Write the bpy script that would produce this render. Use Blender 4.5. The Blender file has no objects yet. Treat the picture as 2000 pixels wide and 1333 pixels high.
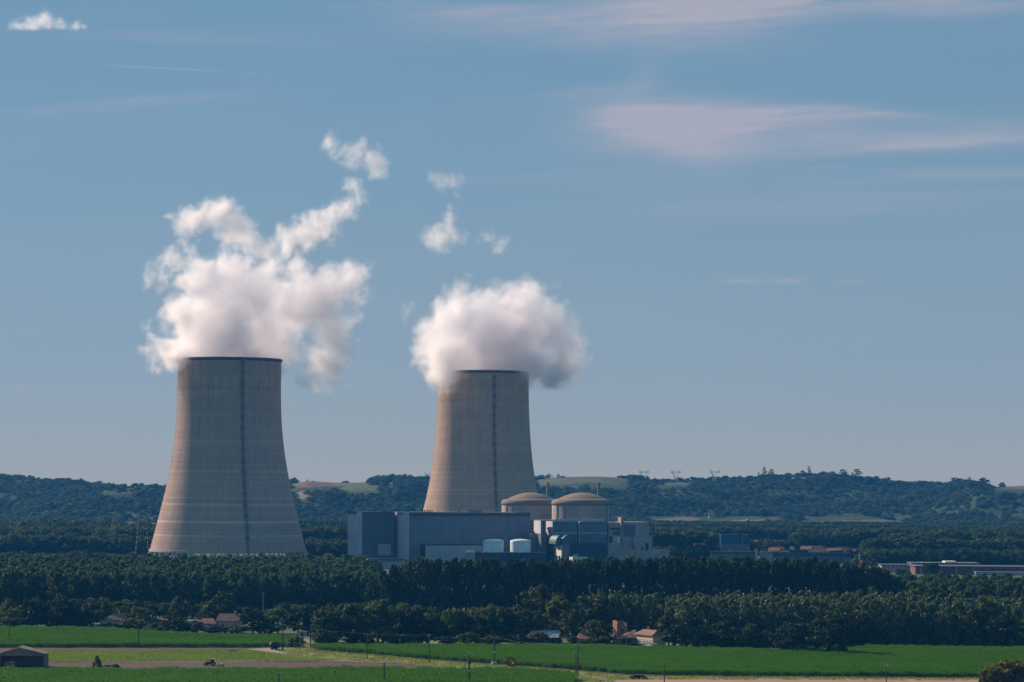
import bpy, math, random
import numpy as np
from mathutils import Vector, Matrix

R = math.radians
sc = bpy.context.scene
col = sc.collection
rng = np.random.default_rng(11)

# ------------------------------------------------------------------ camera
F, CX, EY, CAMZ, ROLL = 5600.0, 1000.0, 928.0, 77.0, R(0.4)
CR, SR = math.cos(ROLL), math.sin(ROLL)
cam = bpy.data.objects.new('camera', bpy.data.cameras.new('camera'))
col.objects.link(cam)
cam.data.sensor_width = 36.0
cam.data.lens = 36.0 * F / 2000.0
cam.data.shift_y = (EY - 666.5) / 2000.0
cam.data.clip_start, cam.data.clip_end = 1.0, 60000.0
cam.matrix_world = Matrix(((CR, -SR, 0, 0), (0, 0, -1, 0), (SR, CR, 0, CAMZ), (0, 0, 0, 1)))
sc.camera = cam

# ------------------------------------------------------------------ light
SUN_AZ, SUN_EL = R(-51.0), R(28.0)          # azimuth from the viewing direction (+Y) towards +X
SKY_STRENGTH, SUN_STRENGTH, EXPOSURE = 0.073, 5.0, 0.45
S = Vector((math.sin(SUN_AZ) * math.cos(SUN_EL), math.cos(SUN_AZ) * math.cos(SUN_EL), math.sin(SUN_EL)))
sun = bpy.data.objects.new('sun', bpy.data.lights.new('sun', 'SUN'))
col.objects.link(sun)
sun.data.energy = SUN_STRENGTH
sun.data.angle = R(0.53)
sun.data.color = (1.0, 0.79, 0.61)
sun.rotation_euler = S.to_track_quat('Z', 'Y').to_euler()
sun.location = (-800, 800, 1200)

sc.view_settings.view_transform = 'Standard'
sc.view_settings.look = 'None'
sc.view_settings.exposure = EXPOSURE
sc.view_settings.gamma = 1.0
cy = sc.cycles
cy.max_bounces, cy.diffuse_bounces, cy.glossy_bounces = 10, 2, 2
cy.transmission_bounces, cy.volume_bounces, cy.transparent_max_bounces = 3, 10, 48
cy.volume_step_rate, cy.volume_max_steps = 2.0, 512
cy.use_denoising = True
cy.use_adaptive_sampling = True
cy.adaptive_threshold = 0.01
cy.caustics_reflective = cy.caustics_refractive = False


class NT:
    """small node-tree writer"""
    def __init__(s, tree):
        s.t = tree

    def n(s, typ, ins=None, **kw):
        nd = s.t.nodes.new(typ)
        for k, v in kw.items():
            setattr(nd, k, v)
        for k, v in (ins or {}).items():
            s.put(nd.inputs[k], v)
        return nd

    def put(s, sock, v):
        if isinstance(v, bpy.types.NodeSocket):
            s.t.links.new(v, sock)
        elif isinstance(v, bpy.types.Node):
            s.t.links.new(v.outputs[0], sock)
        else:
            sock.default_value = v

    def m(s, op, a, b=0.0, c=None, clamp=False):
        nd = s.t.nodes.new('ShaderNodeMath')
        nd.operation, nd.use_clamp = op, clamp
        s.put(nd.inputs[0], a)
        s.put(nd.inputs[1], b)
        if c is not None:
            s.put(nd.inputs[2], c)
        return nd.outputs[0]

    def v(s, op, a, b=(0, 0, 0)):
        nd = s.t.nodes.new('ShaderNodeVectorMath')
        nd.operation = op
        s.put(nd.inputs[0], a)
        if op == 'SCALE':
            s.put(nd.inputs['Scale'], b)
        elif op not in ('LENGTH', 'NORMALIZE'):
            s.put(nd.inputs[1], b)
        return nd.outputs['Value'] if op in ('LENGTH', 'DISTANCE', 'DOT_PRODUCT') else nd.outputs[0]

    def mix(s, fac, a, b):
        nd = s.t.nodes.new('ShaderNodeMix')
        nd.data_type = 'RGBA'
        s.put(nd.inputs[0], fac)
        s.put(nd.inputs[6], a)
        s.put(nd.inputs[7], b)
        return nd.outputs[2]

    def ramp(s, fac, stops):
        nd = s.t.nodes.new('ShaderNodeValToRGB')
        el = nd.color_ramp.elements
        while len(el) < len(stops):
            el.new(0.5)
        for e, (p, c) in zip(el, stops):
            e.position = p
            e.color = c if len(c) == 4 else (*c, 1)
        s.put(nd.inputs[0], fac)
        return nd.outputs[0]

    def noise(s, vec, scale, detail=4.0, rough=0.55, out=0):
        nd = s.t.nodes.new('ShaderNodeTexNoise')
        if vec is not None:
            s.put(nd.inputs['Vector'], vec)
        nd.inputs['Scale'].default_value = scale
        nd.inputs['Detail'].default_value = detail
        nd.inputs['Roughness'].default_value = rough
        return nd.outputs[out]


# ------------------------------------------------------------------ sky
world = bpy.data.worlds.new('World')
sc.world = world
world.use_nodes = True
w = NT(world.node_tree)
world.node_tree.nodes.clear()
sky = w.n('ShaderNodeTexSky', sky_type='NISHITA', sun_disc=False, sun_elevation=SUN_EL, sun_rotation=SUN_AZ,
          altitude=2000.0, air_density=1.0, dust_density=0.0, ozone_density=6.0)
tc = w.n('ShaderNodeTexCoord')
sep = w.n('ShaderNodeSeparateXYZ', {0: tc.outputs['Generated']})
ysafe = w.m('MAXIMUM', w.m('ABSOLUTE', sep.outputs[1]), 0.05)
cu = w.m('DIVIDE', sep.outputs[0], ysafe)
cv = w.m('DIVIDE', sep.outputs[2], ysafe)
cuv = w.n('ShaderNodeCombineXYZ', {0: cu, 1: cv}).outputs[0]
warp = w.noise(w.v('MULTIPLY', cuv, (9, 22, 0)), 1.0, 3, 0.5, out=1)
cuv_w = w.v('ADD', cuv, w.v('MULTIPLY', w.v('SUBTRACT', warp, (0.5, 0.5, 0.5)), (0.013, 0.0042, 0)))
# high thin cirrus: (direction u, v as pixels of the frame), half axes, tilt, strength
CIRRUS = [  # centre, half length, half height above and below, tilt, strength
    (1330, -8, 150, 40, 62, 3, .80), (1440, 10, 200, 40, 44, 5, .60), (1640, -8, 340, 40, 34, 3, .55), (1130, 55, 330, 26, 40, -4, .40), (1880, 6, 260, 26, 18, 2, .35), (1000, 22, 260, 16, 22, -3, .28),
    (1400, 226, 210, 30, 50, 0, .62), (1280, 262, 170, 46, 34, 4, .50), (1345, 270, 85, 50, 48, -12, .62), (1530, 214, 200, 18, 24, -1, .50), (1690, 212, 110, 8, 10, -3, .40), (1210, 225, 110, 40, 40, 10, .25),
    (1620, 288, 190, 18, 13, 5, .42), (1800, 275, 180, 30, 14, 4, .36), (1940, 262, 170, 40, 18, 2, .34), (1600, 262, 120, 22, 18, 6, .22), (1880, 330, 260, 14, 14, 1, .28), (1600, 325, 50, 5, 5, 4, .25), (1650, 349, 120, 7, 7, 1, .22),
    (1550, 402, 420, 16, 20, 1, .20), (1800, 374, 300, 14, 10, 1, .18), (1440, 545, 46, 5, 4, 0, .42), (1530, 544, 26, 6, 5, 0, .40), (1645, 546, 34, 5, 4, 0, .16), (45, 763, 44, 7, 7, 0, .40), (725, 727, 50, 6, 8, 0, .36),
    (370, 74, 160, 10, 14, 0, .30), (250, 204, 240, 9, 14, 5, .24), (1250, 155, 40, 30, 30, 40, .26), (1150, 178, 90, 12, 10, 4, .22), (350, 139, 165, 1.8, 1.8, -2.2, .34), (1160, 345, 220, 12, 16, 2, .16)]
tot = None
for (px, py, ax, au, ad, tilt, st) in CIRRUS:
    c, s_ = math.cos(R(tilt)), math.sin(R(tilt))
    d = w.v('SUBTRACT', cuv_w, ((px - CX) / F, (EY - py) / F, 0))
    e1 = w.v('DOT_PRODUCT', d, (c * F / ax, s_ * F / ax, 0))
    e2 = w.v('DOT_PRODUCT', d, (-s_ * F, c * F, 0))
    e2 = w.m('MAXIMUM', w.m('MULTIPLY', e2, 1 / au), w.m('MULTIPLY', e2, -1 / ad))
    q = w.m('ADD', w.m('MULTIPLY', e1, e1), w.m('MULTIPLY', e2, e2))
    g = w.m('MULTIPLY', w.m('EXPONENT', w.m('MULTIPLY', q, -1.0)), st)
    tot = g if tot is None else w.m('ADD', tot, g)
slant = w.v('ADD', cuv_w, w.n('ShaderNodeCombineXYZ', {1: w.m('MULTIPLY', cu, -0.07)}).outputs[0])
streak = w.noise(w.v('MULTIPLY', slant, (22, 260, 0)), 1.0, 8, 0.68)
soft = w.noise(w.v('MULTIPLY', cuv, (14, 46, 0)), 1.0, 4, 0.55)
tex = w.m('ADD', w.m('MULTIPLY', streak, 0.95), w.m('MULTIPLY', soft, 0.65))
veil = w.m('MULTIPLY', w.m('SUBTRACT', w.noise(w.v('MULTIPLY', slant, (5, 30, 0)), 1.0, 4, 0.5), 0.44, clamp=True), 0.42)
cir = w.m('ADD', w.m('MULTIPLY', tot, w.m('ADD', 0.06, w.m('MULTIPLY', w.m('SUBTRACT', tex, 0.50, clamp=True), 2.9))), veil, clamp=True)
CIRRUS_COL = (4.75, 4.4, 5.0, 1)
# a thin even veil of high cloud lies over the clear sky
veiled = w.v('ADD', w.v('SCALE', sky.outputs[0], 0.225), (0.88, 2.16, 3.10))
low_air = w.m('MULTIPLY', w.m('EXPONENT', w.m('MULTIPLY', w.m('MAXIMUM', cv, 0.0), -12.0)), 0.80)
veiled = w.mix(low_air, veiled, (4.55, 4.15, 3.38, 1))
mixed = w.mix(w.m('MULTIPLY', cir, 0.80), veiled, CIRRUS_COL)
bg = w.n('ShaderNodeBackground', {'Color': mixed, 'Strength': SKY_STRENGTH})
w.n('ShaderNodeOutputWorld', {'Surface': bg.outputs[0]})

# ------------------------------------------------------------------ helpers


def at(px, py, Y):
    """the point at depth Y seen at a place of the photograph"""
    dx, dy = px - CX, EY - py
    return Vector(((dx * CR - dy * SR) / F * Y, Y, CAMZ + (dx * SR + dy * CR) / F * Y))


def ground_at(px, py, z=0.0):
    dx, dy = px - CX, EY - py
    Y = (z - CAMZ) * F / (dx * SR + dy * CR)
    return Vector(((dx * CR - dy * SR) / F * Y, Y, z))


def px_of(X, Y, Z):
    a, b = X / Y * F, (Z - CAMZ) / Y * F
    return CX + a * CR + b * SR, EY - (-a * SR + b * CR)


def tag(o, label=None, cat=None, group=None, kind=None):
    for k, v in (('label', label), ('category', cat), ('group', group), ('kind', kind)):
        if v:
            o[k] = v
    return o


def empty(name, loc, rz=0.0):
    o = bpy.data.objects.new(name, None)
    o.empty_display_size = 2.0
    o.location = loc
    o.rotation_euler = (0, 0, rz)
    col.objects.link(o)
    return o


def link(name, me, mat, parent=None, smooth=False):
    if mat is not None:
        me.materials.append(mat)
    if smooth:
        me.polygons.foreach_set('use_smooth', [True] * len(me.polygons))
    o = bpy.data.objects.new(name, me)
    col.objects.link(o)
    if parent is not None:
        o.parent = parent
    return o


def copy_tree(o, parent=None):
    c = o.copy()
    col.objects.link(c)
    if parent is not None:
        c.parent = parent
    for ch in list(o.children):
        copy_tree(ch, c)
    return c


class MB:
    def __init__(s):
        s.v, s.f = [], []

    def add(s, vs, fs):
        b = len(s.v)
        s.v += [tuple(x) for x in vs]
        s.f += [tuple(i + b for i in f) for f in fs]
        return s

    def box(s, x0, x1, y0, y1, z0, z1):
        return s.add([(x0, y0, z0), (x1, y0, z0), (x1, y1, z0), (x0, y1, z0), (x0, y0, z1), (x1, y0, z1), (x1, y1, z1), (x0, y1, z1)],
                     [(0, 3, 2, 1), (4, 5, 6, 7), (0, 1, 5, 4), (1, 2, 6, 5), (2, 3, 7, 6), (3, 0, 4, 7)])

    def bar(s, a, b, r, n=4, r2=None):
        a, b = Vector(a), Vector(b)
        d = (b - a).normalized()
        t = d.cross(Vector((0, 0, 1)) if abs(d.z) < 0.9 else Vector((1, 0, 0))).normalized()
        u = d.cross(t)
        r2 = r if r2 is None else r2
        vs = [a + (t * math.cos(k * 2 * math.pi / n + .785) + u * math.sin(k * 2 * math.pi / n + .785)) * r for k in range(n)]
        vs += [b + (t * math.cos(k * 2 * math.pi / n + .785) + u * math.sin(k * 2 * math.pi / n + .785)) * r2 for k in range(n)]
        fs = [(k, (k + 1) % n, n + (k + 1) % n, n + k) for k in range(n)] + [tuple(range(n - 1, -1, -1)), tuple(range(n, 2 * n))]
        return s.add(vs, fs)

    def lathe(s, prof, n=48, a0=0.0, a1=2 * math.pi, cx=0.0, cy_=0.0):
        full = abs(a1 - a0 - 2 * math.pi) < 1e-6
        m = n if full else n + 1
        vs = [(cx + r * math.cos(a0 + (a1 - a0) * k / n), cy_ + r * math.sin(a0 + (a1 - a0) * k / n), z) for (r, z) in prof for k in range(m)]
        fs = []
        for i in range(len(prof) - 1):
            for k in range(n):
                k2 = (k + 1) % m
                fs.append((i * m + k, i * m + k2, (i + 1) * m + k2, (i + 1) * m + k))
        return s.add(vs, fs)

    def prism(s, pts, y0, y1):
        """outline in x,z pushed from y0 to y1"""
        n = len(pts)
        vs = [(x, y0, z) for x, z in pts] + [(x, y1, z) for x, z in pts]
        fs = [(k, (k + 1) % n, n + (k + 1) % n, n + k) for k in range(n)] + [tuple(range(n - 1, -1, -1)), tuple(range(n, 2 * n))]
        return s.add(vs, fs)

    def mesh(s, name):
        me = bpy.data.meshes.new(name)
        me.from_pydata(s.v, [], s.f)
        me.update()
        return me

    def build(s, name, mat, parent=None, smooth=False):
        return link(name, s.mesh(name), mat, parent, smooth)


def vnoise(x, y, seed=0):
    """smooth value noise on arrays"""
    r = np.random.default_rng(seed).random((256, 256))
    xi, yi = np.floor(x).astype(int), np.floor(y).astype(int)
    fx, fy = x - xi, y - yi
    fx, fy = fx * fx * (3 - 2 * fx), fy * fy * (3 - 2 * fy)
    g = lambda i, j: r[i % 256, j % 256]
    return (g(xi, yi) * (1 - fx) * (1 - fy) + g(xi + 1, yi) * fx * (1 - fy) + g(xi, yi + 1) * (1 - fx) * fy + g(xi + 1, yi + 1) * fx * fy) - 0.5


def in_poly(x, y, poly):
    x, y = np.asarray(x, float), np.asarray(y, float)
    c = np.zeros(x.shape, bool)
    n = len(poly)
    for i in range(n):
        x0, y0 = poly[i]
        x1, y1 = poly[(i + 1) % n]
        if y0 == y1:
            continue
        k = ((y0 > y) != (y1 > y)) & (x < (x1 - x0) * (y - y0) / (y1 - y0) + x0)
        c ^= k
    return c


# ------------------------------------------------------------------ materials
MATS = {}


def material(name):
    m = bpy.data.materials.new(name)
    m.use_nodes = True
    m.node_tree.nodes.clear()
    return m, NT(m.node_tree)


def surf(name, colr, rough=0.85, var=0.18, scale=0.3, metal=0.0, stretch=(1, 1, 1), bump=0.0, spec=0.3, coord='Object', detail=4.0):
    """plain painted / mineral surface with two scales of uneven colour"""
    m, t = material(name)
    tcn = t.n('ShaderNodeTexCoord').outputs[coord] if coord != 'Position' else t.n('ShaderNodeNewGeometry').outputs['Position']
    p = t.v('MULTIPLY', tcn, stretch)
    f = t.m('ADD', t.m('MULTIPLY', t.noise(p, scale, detail), 0.65), t.m('MULTIPLY', t.noise(p, scale * 9, 3), 0.35))
    dk = tuple(c * (1 - var * 1.6) for c in colr) + (1,)
    lt = tuple(min(1, c * (1 + var * 1.6)) for c in colr) + (1,)
    c = t.ramp(f, [(0.3, dk), (0.7, lt)])
    b = t.n('ShaderNodeBsdfPrincipled', {'Base Color': c, 'Roughness': rough, 'Metallic': metal, 'Specular IOR Level': spec})
    if bump:
        t.put(b.inputs['Normal'], t.n('ShaderNodeBump', {'Height': f, 'Strength': bump, 'Distance': 0.3}).outputs[0])
    t.n('ShaderNodeOutputMaterial', {'Surface': b.outputs[0]})
    MATS[name] = m
    return m


def leafmat(name, c1, c2, trans=0.45, tint=(1.25, 1.25, 0.55), rough=0.62, pos_scale=0.05, obj_var=True, spec=0.12, stretch=(1, 1, 1)):
    """leaves: diffuse and translucent, uneven from leaf to leaf, from clump to clump and from tree to tree"""
    m, t = material(name)
    geo = t.n('ShaderNodeNewGeometry')
    n1 = t.noise(t.v('MULTIPLY', geo.outputs['Position'], stretch), pos_scale, 4, 0.65)
    f = t.m('ADD', t.m('MULTIPLY', n1, 0.9), t.m('MULTIPLY', geo.outputs['Random Per Island'], 0.45))
    if obj_var:
        oi = t.n('ShaderNodeObjectInfo')
        f = t.m('ADD', f, t.m('MULTIPLY', t.m('SUBTRACT', oi.outputs['Random'], 0.5), 0.75))
    c = t.ramp(f, [(0.30, c1), (0.95, c2)])
    d = t.n('ShaderNodeBsdfPrincipled', {'Base Color': c, 'Roughness': rough, 'Specular IOR Level': spec})
    tr = t.n('ShaderNodeBsdfTranslucent', {'Color': t.mix(1.0, c, c)})
    tcol = t.n('ShaderNodeMix', data_type='RGBA', blend_type='MULTIPLY')
    t.put(tcol.inputs[0], 1.0)
    t.put(tcol.inputs[6], c)
    t.put(tcol.inputs[7], (*tint, 1))
    t.put(tr.inputs['Color'], tcol.outputs[2])
    mx = t.n('ShaderNodeMixShader', {0: trans, 1: d.outputs[0], 2: tr.outputs[0]})
    t.n('ShaderNodeOutputMaterial', {'Surface': mx.outputs[0]})
    MATS[name] = m
    return m


leafmat('poplar_leaf', (0.0439, 0.0756, 0.0317), (0.1074, 0.1537, 0.0683), 0.36, spec=.3, rough=.5)
leafmat('windbreak_leaf', (0.0122, 0.0293, 0.0085), (0.0366, 0.0683, 0.0195), 0.28)
leafmat('plantation_leaf', (0.0342, 0.0708, 0.0293), (0.0756, 0.1281, 0.0512), 0.38)
leafmat('dark_leaf', (0.011, 0.024, 0.008), (0.040, 0.062, 0.018), 0.30)
leafmat('green_leaf', (0.0366, 0.0671, 0.0171), (0.0915, 0.1403, 0.0342), 0.40)
leafmat('yellow_leaf', (0.0671, 0.0915, 0.0183), (0.1586, 0.1830, 0.0342), 0.42)
leafmat('golden_leaf', (0.085, 0.072, 0.012), (0.175, 0.140, 0.026), 0.38)
leafmat('russet_leaf', (0.0732, 0.0427, 0.0220), (0.1342, 0.0854, 0.0366), 0.38)
leafmat('wood_leaf', (0.0268, 0.0512, 0.0220), (0.0805, 0.1171, 0.0415), 0.38)
leafmat('hazed_hill_leaf', (0.046, 0.080, 0.056), (0.092, 0.130, 0.078), 0.36, pos_scale=0.012)  # part of the ridge's blue haze is mixed into this leaf colour
leafmat('maize_leaf', (0.028, 0.100, 0.002), (0.088, 0.235, 0.005), 0.5, (1.25, 1.2, 0.3), 0.6, 0.11, False, 0.08, (0.10, 1, 0.2))
surf('bark', (0.10, 0.085, 0.07), 0.95, 0.3, 2.0, stretch=(3, 3, 0.5))
surf('pole_wood', (0.055, 0.045, 0.04), 0.9, 0.3, 1.5, stretch=(3, 3, 0.4))
surf('pole_concrete', (0.20, 0.19, 0.18), 0.9, 0.15, 1.5)
surf('porcelain', (0.75, 0.75, 0.72), 0.3, 0.05, 5)
surf('dark_metal', (0.05, 0.055, 0.06), 0.5, 0.2, 2, metal=0.4)
surf('galvanised', (0.22, 0.23, 0.25), 0.5, 0.15, 1, metal=0.5)
surf('cable', (0.03, 0.03, 0.03), 0.6, 0.1, 1)

# ground materials
surf('soil', (0.070, 0.036, 0.026), 0.95, 0.3, 0.35, stretch=(0.08, 1.4, 1), coord='Position', detail=7)
surf('pale_soil', (0.33, 0.20, 0.145), 0.95, 0.2, 0.4, stretch=(0.12, 1, 1), coord='Position', detail=6)
surf('track', (0.27, 0.215, 0.165), 0.95, 0.22, 0.5, coord='Position', detail=5)
surf('short_crop', (0.125, 0.200, 0.045), 0.9, 0.24, 0.12, stretch=(0.6, 1, 1), coord='Position', detail=7)
surf('verge', (0.125, 0.160, 0.030), 0.9, 0.32, 0.25, coord='Position', detail=7)
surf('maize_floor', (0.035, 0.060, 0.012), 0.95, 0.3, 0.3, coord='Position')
surf('plain', (0.055, 0.082, 0.028), 0.95, 0.3, 0.02, coord='Position', detail=6)

# ------------------------------------------------------------------ ground and hills
MB().add([(-2900, -280, 0), (2900, -280, 0), (2900, 7900, 0), (-2900, 7900, 0)], [(0, 1, 2, 3)]).build('ground', MATS['plain'])
tag(bpy.data.objects['ground'], 'flat green valley floor under fields and woods', 'ground', kind='structure')

CREST = [(-300, 936), (0, 936), (60, 938), (100, 944), (150, 946), (200, 948), (240, 958), (300, 953), (340, 958), (420, 955), (500, 950), (570, 949), (600, 943),
         (700, 943), (730, 941), (765, 938), (800, 935), (835, 942), (900, 940), (1000, 938), (1050, 936), (1110, 932), (1160, 931), (1210, 933), (1260, 938), (1330, 941), (1400, 940), (1450, 938), (1500, 932),
         (1560, 930), (1620, 930), (1680, 936), (1720, 944), (1780, 950), (1840, 950), (1890, 944), (1930, 950), (1950, 951), (2000, 949), (2300, 946)]
cpx, cpy = zip(*CREST)
YC = 5600.0


def hill_z(X, Y):
    X, Y = np.asarray(X, float), np.asarray(Y, float)
    px = 1000 + X / Y * F
    cyv = np.interp(px, cpx, cpy)
    zc = CAMZ + ((px - CX) * SR + (EY - cyv)) * YC / F
    y0 = np.interp(px, [0, 600, 1200, 1500, 2000], [4350, 4450, 4850, 4950, 4600]) + 260 * vnoise(X / 330, Y / 900, 3)
    t = np.clip((Y - y0) / (YC - y0), 0, 1)
    s = t ** 1.15 * (1.6 - 0.6 * t)
    s = np.clip(s, 0, 1)
    bump = (46 * vnoise(X / 170, Y / 260, 5) + 20 * vnoise(X / 75, Y / 110, 6)) * np.clip(4 * t * (1 - t), 0, 1)
    z = zc * s + bump
    back = np.clip((Y - YC) / 700, 0, 1)
    z = z - 45 * back ** 1.5
    return np.maximum(z, -1.2 + 0 * z) * np.where(t > 0, 1, 1)


HILL_FIELDS = [  # outline in the picture, colour
    ([(570, 946), (600, 940), (720, 940), (720, 947), (640, 951), (572, 952)], (0.186, 0.112, 0.083)),
    ([(664, 948), (700, 945), (742, 949), (742, 957), (690, 961), (672, 956)], (0.105, 0.139, 0.056)),
    ([(758, 940), (772, 940), (772, 946), (758, 947)], (0.186, 0.112, 0.083)),
    ([(1050, 938), (1100, 929), (1160, 928), (1215, 931), (1232, 938), (1205, 948), (1150, 941), (1110, 946), (1050, 948)], (0.096, 0.109, 0.056)),
    ([(1262, 943), (1350, 943), (1352, 948), (1300, 948)], (0.099, 0.119, 0.060)),
    ([(1272, 1016), (1330, 1010), (1362, 1012), (1362, 1022), (1330, 1027), (1300, 1022)], (0.167, 0.129, 0.101)),
    ([(1380, 1024), (1440, 1016), (1500, 1014), (1500, 1022), (1450, 1026), (1390, 1028)], (0.155, 0.125, 0.098)),
    ([(1560, 1022), (1620, 1018), (1720, 1015), (1790, 1018), (1720, 1026), (1640, 1029), (1570, 1028)], (0.105, 0.125, 0.064)),
    ([(1930, 946), (2100, 940), (2100, 956), (1960, 955)], (0.161, 0.099, 0.075)),
    ([(195, 961), (262, 960), (265, 964), (215, 968)], (0.087, 0.125, 0.045)),
    ([(235, 1020), (300, 1018), (300, 1028), (240, 1029)], (0.093, 0.125, 0.053)),
    ([(578, 960), (600, 960), (596, 975), (582, 975)], (0.198, 0.172, 0.150)),
]


def px_arr(X, Y, Z):
    a, b = X / Y * F, (Z - CAMZ) / Y * F
    return CX + a * CR + b * SR, EY - (-a * SR + b * CR)


gx = np.arange(-1500, 1501, 10.0)
gy = np.arange(4000, 6500, 10.0)
GX, GY = np.meshgrid(gx, gy)
GZ = hill_z(GX, GY)
nx, ny = len(gx), len(gy)
idx = np.arange(nx * ny).reshape(ny, nx)
quads = np.stack([idx[:-1, :-1], idx[:-1, 1:], idx[1:, 1:], idx[1:, :-1]], -1).reshape(-1, 4)


def np_mesh(name, verts, faces):
    """verts (n,3), faces (m,k) with one k"""
    me = bpy.data.meshes.new(name)
    k = faces.shape[1]
    me.vertices.add(len(verts))
    me.vertices.foreach_set('co', np.asarray(verts, np.float32).ravel())
    me.loops.add(faces.size)
    me.loops.foreach_set('vertex_index', faces.astype(np.int32).ravel())
    me.polygons.add(len(faces))
    me.polygons.foreach_set('loop_start', (np.arange(len(faces)) * k).astype(np.int32))
    me.update(calc_edges=True)
    me.validate()
    return me


hm = np_mesh('hills', np.stack([GX.ravel(), GY.ravel(), GZ.ravel()], 1), quads)
hc = np.tile(np.array([0.040, 0.062, 0.024, 1.0]), (nx * ny, 1))
HPX, HPY = px_arr(GX.ravel(), GY.ravel(), GZ.ravel())
for poly, c in HILL_FIELDS:
    k = in_poly(HPX, HPY, poly)
    hc[k, :3] = c
at_ = hm.color_attributes.new('crop', 'FLOAT_COLOR', 'POINT')
at_.data.foreach_set('color', hc.astype(np.float32).ravel())
m, t = material('hill_ground')
ca = t.n('ShaderNodeVertexColor', layer_name='crop')
nz = t.noise(t.n('ShaderNodeNewGeometry').outputs['Position'], 0.03, 5)
hcm = t.n('ShaderNodeMix', data_type='RGBA', blend_type='MULTIPLY')
t.put(hcm.inputs[0], 1.0)
t.put(hcm.inputs[6], ca.outputs[0])
t.put(hcm.inputs[7], t.ramp(nz, [(0.3, (0.75, 0.75, 0.75)), (0.7, (1.2, 1.2, 1.2))]))
t.n('ShaderNodeOutputMaterial', {'Surface': t.n('ShaderNodeBsdfPrincipled', {'Base Color': hcm.outputs[2], 'Roughness': 0.95, 'Specular IOR Level': 0.1}).outputs[0]})
tag(link('hills', hm, m, smooth=True), 'long low wooded ridge with open crop fields beyond the valley', 'hills', kind='structure')


def sheet(name, pts, z, mat, label, cat):
    vs = [ground_at(x, y, z) for x, y in pts]
    me = bpy.data.meshes.new(name)
    me.from_pydata([tuple(v) for v in vs], [], [tuple(range(len(vs)))])
    n = me.polygons[0].normal
    me.update()
    if me.polygons[0].normal.z < 0:
        me.flip_normals()
    o = link(name, me, MATS[mat])
    return tag(o, label, cat, kind='structure')


sheet('grass_verge', [(-60, 1262), (575, 1258), (640, 1250), (2060, 1255), (2080, 1345), (-80, 1345)], 0.05, 'verge', 'rough yellow green grass along the farm tracks', 'grass verge')
sheet('field_path', [(-60, 1266), (470, 1266), (545, 1268), (545, 1272), (300, 1273), (-60, 1273)], 0.10, 'soil', 'narrow bare soil strip below the far maize', 'path')
sheet('young_crop', [(80, 1271.5), (300, 1272), (480, 1269), (540, 1277), (610, 1284), (670, 1291), (600, 1293), (80, 1294)], 0.15, 'short_crop', 'pale green short crop beside the ploughed strip', 'field')
sheet('field_margin', [(480, 1268), (530, 1266), (560, 1279), (640, 1288), (690, 1291), (660, 1291.6), (600, 1285), (530, 1279)], 0.2, 'track', 'bare pale margin at the end of the short crop', 'field margin')
sheet('ploughed_strip', [(-60, 1293), (400, 1293.5), (660, 1291.5), (760, 1295), (850, 1301), (820, 1303.5), (640, 1305.5), (-60, 1307)], 0.15, 'soil', 'brown ploughed strip that the tractor is working', 'field')
sheet('pale_strip', [(1205, 1329), (1340, 1326.5), (1900, 1327.5), (2080, 1329), (2080, 1345), (1190, 1345)], 0.15, 'pale_soil', 'pale reddish bare soil along the lower edge', 'field')
sheet('dirt_track', [(1147, 1322), (1162, 1321.5), (1184, 1325), (1194, 1334), (1190, 1345), (1174, 1345), (1176, 1333), (1168, 1326.5)], 0.15, 'track', 'sandy farm track curving between grass verges', 'track')
sheet('lane', [(594, 1249), (600, 1249), (612, 1257), (624, 1260), (600, 1266), (602, 1268.5), (580, 1274), (566, 1273), (590, 1268), (604, 1261)], 0.15, 'track', 'pale farm lane bending round the maize tip', 'lane')


# ------------------------------------------------------------------ leaves and trees
def leaf_cloud(name, centers, radii, n_each, size, rg, flat=0.75, out=1.15, aspect=1.4):
    k = len(centers)
    idx = np.repeat(np.arange(k), n_each)
    n = len(idx)
    d = rg.normal(size=(n, 3))
    d /= np.linalg.norm(d, axis=1)[:, None]
    rr = rg.random(n) ** 0.45
    p = centers[idx] + d * (radii[idx] * rr)[:, None] * np.array([1, 1, flat])
    nrm = d * out + rg.normal(size=(n, 3)) * 0.42 + np.array([0, 0, 0.30])
    nrm /= np.linalg.norm(nrm, axis=1)[:, None]
    a = np.cross(nrm, rg.normal(size=(n, 3)))
    a /= np.linalg.norm(a, axis=1)[:, None] + 1e-9
    b = np.cross(nrm, a)
    s = size * (0.6 + 0.8 * rg.random(n))[:, None]
    a, b = a * s * aspect * 0.5, b * s * 0.5
    v = np.stack([p - a, p - b * 0.9 + a * 0.1, p + a, p + b * 0.9 + a * 0.1], 1).reshape(-1, 3)
    return np_mesh(name, v, np.arange(4 * n).reshape(n, 4))


def poplar_mesh(seed, H=22.0, W=7.0, n_cl=60, n_each=42, size=0.56):
    rg = np.random.default_rng(seed)
    t = rg.random(n_cl) ** 0.9
    t = np.concatenate([t, [0.95, 0.92, 0.88, 0.9]])
    env = np.interp(t, [0, .08, .25, .5, .75, .92, 1.0], [.70, .95, 1.0, 1.0, .88, .62, .34])
    ang = rg.random(len(t)) * 6.283
    rad = env * W * 0.5 * (0.35 + 0.55 * rg.random(len(t)) ** 0.6)
    lean = 0.5 * rg.normal(size=2)
    c = np.stack([rad * np.cos(ang) + lean[0] * t, rad * np.sin(ang) + lean[1] * t, H * (0.05 + 0.92 * t)], 1)
    r = (0.55 + 0.75 * rg.random(len(t))) * (0.45 + 0.75 * env) * W / 7
    return leaf_cloud('crown', c, r, n_each, size, rg, flat=1.35)


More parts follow.
